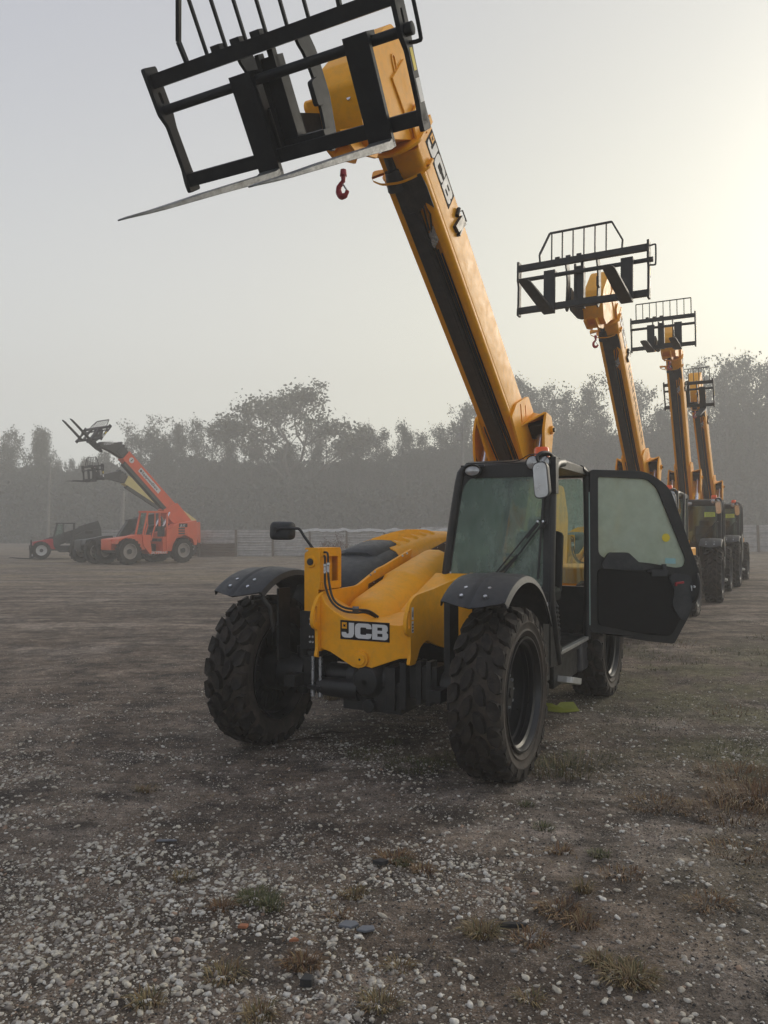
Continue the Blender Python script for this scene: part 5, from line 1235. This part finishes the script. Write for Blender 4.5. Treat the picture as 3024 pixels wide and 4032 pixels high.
# rusty shrub in front of the fence
C = [(random.gauss(0, .5), random.gauss(0, .3), abs(random.gauss(.4, .3))) for _ in range(60)]
V, F = leaf_quads(C, 40, (.16, .16, .16), .05, 3); SHR = mat('dead_shrub', (.13, .075, .055), .9, var=.3, island=.4)
sh = bpy.data.objects.new('shrub', npmesh('shrub', V, F, SHR)); sh.location = (-3.3, 49.6, 0); link(sh); tag(sh, 'reddish brown shrub in front of the iron fence', 'shrub')
WP = mat('grey_pole', (.30, .29, .27), .85, var=.15)
for x_, y_, h_, r_, lb, bx in ((-23.0, 52.6, 6.4, .11, 'pale leaning utility pole above the red and black machine', 0), (-17.9, 52.4, 4.4, .16, 'short stout pole behind the orange telehandler', 0), (5.35, 53.0, 9.4, .13, 'tall utility pole with a box near the top, just left of the nearest cab', 1)):
    a = MB(); a.cyl((x_, y_, -.1), (x_ + .1, y_, h_), r_, r_ * .7, n=10); p = a.obj('utility_pole', WP); tag(p, lb, 'pole')
    if bx: a = MB(); a.bb(x_ - .35, x_ + .0, y_ - .2, y_ + .1, h_ - 1.5, h_ - .95); a.beam((x_ - .4, y_ - .12, h_ - .6), (x_ + .5, y_ - .12, h_ - .7), .09, .09); a.obj('pole_box', WP, p)

# ---------------------------------------------------------------- machines across the yard
def far_wheel(root, x, y, r, w, side, cm):
    a = MB(); a.revolve([(r * .56, -w * .42), (r * .62, -w * .5), (r * .9, -w * .5), (r * .965, -w * .36), (r * .97, 0), (r * .965, w * .36), (r * .9, w * .5), (r * .62, w * .5), (r * .56, w * .42)], 32)
    for i in range(20):
        for s in (1, -1):
            t = 2 * math.pi * (i + .25 * s) / 20; a.box((r * .96 * math.cos(t), s * w * .26, r * .96 * math.sin(t)), (r * .09, w * .44, r * .15), rot=(0, -t, 0))
    o = a.obj('wheel', RUB, root); o.location = (x, y, r); o.rotation_euler = (0, 0, 0 if side > 0 else math.pi)
    a = MB(); a.revolve([(r * .60, w * .47), (r * .57, w * .50), (r * .54, w * .40), (r * .50, w * .15), (r * .25, w * .12), (r * .22, w * .25), (0, w * .25)], 28); a.obj('rim', cm, o)
    a = MB(); a.cyl((0, w * .2, 0), (0, w * .36, 0), r * .2, n=16); a.obj('hub', DKM, o)
def far_machine(name, label, x, y, yaw, s, body, cabm, boomm, cm, deg, group=None, reach=5.1, blen=3.9, head=True, cab=True, tilt=-35, front=None):
    root = empty(name, (x, y, float(ground_z(x, y))), -R(90) - R(yaw)); tag(root, label, 'telehandler', group)
    WB = 3.3; Y = 1.02
    for wx in (0, -WB):
        for sd_ in (1, -1): far_wheel(root, wx, sd_ * Y, .66, .38, sd_, cm)
    a = MB(); a.bb(.5, -4.1, -.45, .45, .62, 1.0); a.cyl((0, -.9, .66), (0, .9, .66), .12, n=12); a.cyl((-WB, -.9, .66), (-WB, .9, .66), .12, n=12); a.obj('frame', DKM, root, .02)
    a = MB()
    a.plate(roundpoly([(.62, 1.02), (.55, 1.30), (-.55, 1.52), (-.95, 1.52), (-.98, .72), (-.62, .78), (-.45, 1.12), (.1, 1.36), (.5, 1.2)], .05, 2), .45, 1.02)
    a.plate(roundpoly([(.62, .72), (.62, 1.28), (-.9, 1.45), (-.9, .72)], .04, 2), -.45, .46)
    a.obj('front_body', front or body, root, .02)
    a = MB(); a.plate(roundpoly([(-2.35, .62), (-2.35, 1.75), (-2.9, 2.05), (-4.25, 2.28), (-4.3, .95), (-4.12, .9), (-3.98, 1.25), (-3.5, 1.48), (-2.95, 1.36), (-2.7, .95), (-2.62, .62)], .05, 2), .50, 1.05)
    a.plate(roundpoly([(-2.6, .62), (-2.6, 1.6), (-4.3, 1.9), (-4.3, .8)], .05, 2), -1.0, .5); rb = a.obj('rear_body', body, root, .02)
    a = MB()
    for k in range(3): a.bb(-3.05 - .0, -3.45, 1.05, 1.065, 1.52 + .13 * k, 1.60 + .13 * k)
    a.obj('grille', DKM, rb)
    a = MB(); a.bb(-3.05, -3.6, 1.052, 1.062, 1.93, 2.06) if False else a.bb(-3.08, -3.62, 1.05, 1.062, 1.90, 2.10); a.obj('badge_panel', BKP, rb)
    if cab:
        a = MB(); y0, y1 = .40, 1.05
        for yy in (y0, y1):
            a.beam((-.82, yy, 1.45), (-1.12, yy, 2.68), .08, .08); a.beam((-2.30, yy, .70), (-2.30, yy, 2.68), .09, .09); a.beam((-1.02, yy, 2.68), (-2.36, yy, 2.70), .09, .09)
            a.beam((-1.32, yy, 1.2), (-1.58, yy, 2.05), .06, .06); a.beam((-1.55, yy, 2.0), (-1.55, yy, 2.66), .05, .05)
        a.bb(-1.0, -2.36, y0, y1, 2.66, 2.74); a.plate(roundpoly([(-.80, 1.50), (-.85, .95), (-1.25, .50), (-2.35, .50), (-2.35, .62), (-1.36, .62), (-1.28, 1.2), (-1.32, 1.5)], .04, 2), y0, y1 + .02); a.bb(-2.05, -2.36, y0, y1 + .01, .62, 1.4); a.bb(-.82, -.9, y0, y1, 1.1, 1.5)
        c_ = a.obj('cab', cabm, root, .015)
        a = MB(); a.bb(-1.75, -2.15, .5, .95, 1.15, 1.3); a.bb(-2.1, -2.22, .5, .95, 1.2, 1.95); a.tube([(-1.45, .6, 1.75), (-1.35, .75, 1.8), (-1.45, .9, 1.75), (-1.55, .75, 1.68), (-1.45, .6, 1.75)], .02, 6); a.beam((-1.2, .75, 1.3), (-1.45, .75, 1.72), .06, .06); a.obj('seat', DKM, c_, .02)
        a = MB(); a.plate([(-.90, 1.52), (-1.25, 1.52), (-1.52, 2.0), (-1.52, 2.62), (-1.15, 2.62)], y0 + .01, y0 + .02); a.obj('window', GLC, c_, smooth=0)
    # boom
    bm = bpy.data.objects.new('boom', None)
    a = MB(); a.bb(-.5, blen, -.24, .24, -.02, .56); a.plate(roundpoly([(-.6, -.1), (-.6, .6), (.9, .66), (1.3, -.25), (.5, -.35)], .08, 2), -.28, .28)
    bm = a.obj('boom', boomm, root, .03)
    a = MB(); a.bb(.6, blen - .3, -.26, .26, -.10, -.03); a.bb(.2, blen - .2, .15, .27, -.22, -.03); a.obj('hose_carrier', DKM, bm)
    a = MB(); a.bb(blen, reach, -.2, .2, .02, .50); a.plate(roundpoly([(reach - .45, .02), (reach - .5, .52), (reach + .1, .56), (reach + .9, -.22), (reach + .85, -.50), (reach + .25, -.20)], .08, 2), -.18, .18)
    for k in range(3): a.bb(reach - .35 + .2 * k, reach - .25 + .2 * k, -.22, .22, .5, .60)
    a.obj('boom_head', DKM, bm, .02)
    B_ = Matrix.Translation(Vector((-3.75, 0, 2.15))) @ Matrix.Rotation(-R(deg), 4, 'Y')
    bm.matrix_local = B_
    if head:
        c = build_carriage(root, 'kinked', .93, (-.3, .3)); tip = B_ @ Vector((reach + .95, 0, -.45))
        c.matrix_local = Matrix.Translation(tip) @ Matrix.Rotation(R(tilt), 4, 'Y') @ Matrix.Translation(-Vector((-.45, 0, .15))) @ Matrix.Scale(1.2, 4)
    for sd_ in (1, -1):
        top = B_ @ Vector((.95, sd_ * .34, -.1)); bot = Vector((-2.3, sd_ * .34, 1.4)); d = (top - bot).normalized()
        a = MB(); a.cyl(bot, bot + d * (top - bot).length * .4, .08, n=12); rr = a.obj('lift_ram', DKM, root); a = MB(); a.cyl(bot + d * .3, top, .05, n=12); a.obj('ram_rod', CHROME, rr)
    root.scale = (s, s, s)
    return root, bm, rb
O1, ob, orb = far_machine('telehandler', 'orange telehandler with open cab and raised orange boom, forks tilted up, across the yard', -13.75, 39.6, 38, 1.0, ORA, ORA, ORA, GRYW, 42.5, reach=5.35, blen=4.85, tilt=-37)
a = MB(); a.plate([(2.1, .17), (3.8, .17), (3.8, .43), (2.1, .43)], .242, .246); st_ = a.obj('owner_sticker', WHT, ob, smooth=0)
text_obj('sticker_lettering', 'EquipmentShare', BKP, ob, (3.57, .247, .235), (-1, 0, 0), (0, 0, 1), (0, 1, 0), .20, xs=.98)
a = MB(); a.plate(circ(3.68, .30, .075, 16), .246, .249); a.obj('sticker_emblem', GREYP, ob, smooth=0)
a = MB(); a.plate(circ(4.45, .30, .15, 18), .242, .246); a.obj('round_decal', WHT, ob, smooth=0)
a = MB(); a.plate([(4.43, .22), (4.48, .22), (4.45, .40), (4.41, .40)], .246, .249); a.obj('decal_mark', BKP, ob, smooth=0)
text_obj('lettering', 'SKYTRAK', WHT, O1, (-1.30, 1.075, .51), (-1, 0, 0), (0, 0, 1), (0, 1, 0), .17, shear=.25, xs=1.35)
text_obj('lettering', 'JLG', WHT, O1, (-3.14, 1.066, 1.935), (-1, 0, 0), (0, 0, 1), (0, 1, 0), .17, shear=.2, xs=1.25)
text_obj('lettering', '10054', WHT, ob, (6.07, .186, -.30), (-.60, 0, .79), (.79, 0, .60), (0, 1, 0), .25, xs=.95)
O2, cb, _ = far_machine('telehandler', 'telehandler with a cream boom, mostly hidden behind the orange one', -15.5, 47.5, 40, 1.0, ORA, DKM, CREAM, GRYW, 28.5, reach=5.6, blen=5.1, tilt=5)
D1, _, _ = far_machine('telehandler', 'dark telehandler with lowered boom just ahead of the orange one', -15.7, 40.9, 47, .95, DKM, DKM, DKM, GRYW, -12, reach=1.3, blen=1.2, head=False, cab=False)
C1, rbm, _ = far_machine('compact_telehandler', 'small machine with black cab, red nose and pale wheel at the far left', -20.9, 46.8, 62, .80, DKM, DKM, DKM, WHW, -20, reach=3.4, blen=3.1, tilt=0, front=REDM)

# ---------------------------------------------------------------- fog lying over the yard
hz = MB(); hz.bb(-150, 150, -25, 160, -1.2, 33); hm = bpy.data.materials.new('fog'); hm.use_nodes = True
N, L = hm.node_tree.nodes, hm.node_tree.links; N.clear(); o_ = N.new('ShaderNodeOutputMaterial'); pv = N.new('ShaderNodeVolumePrincipled')
pv.inputs['Density'].default_value = .0052; pv.inputs['Color'].default_value = (1.0, .985, .95, 1); pv.inputs['Anisotropy'].default_value = .1
L.new(pv.outputs[0], o_.inputs['Volume'])
haze = hz.obj('haze', hm, None, smooth=0); tag(haze, kind='stuff')
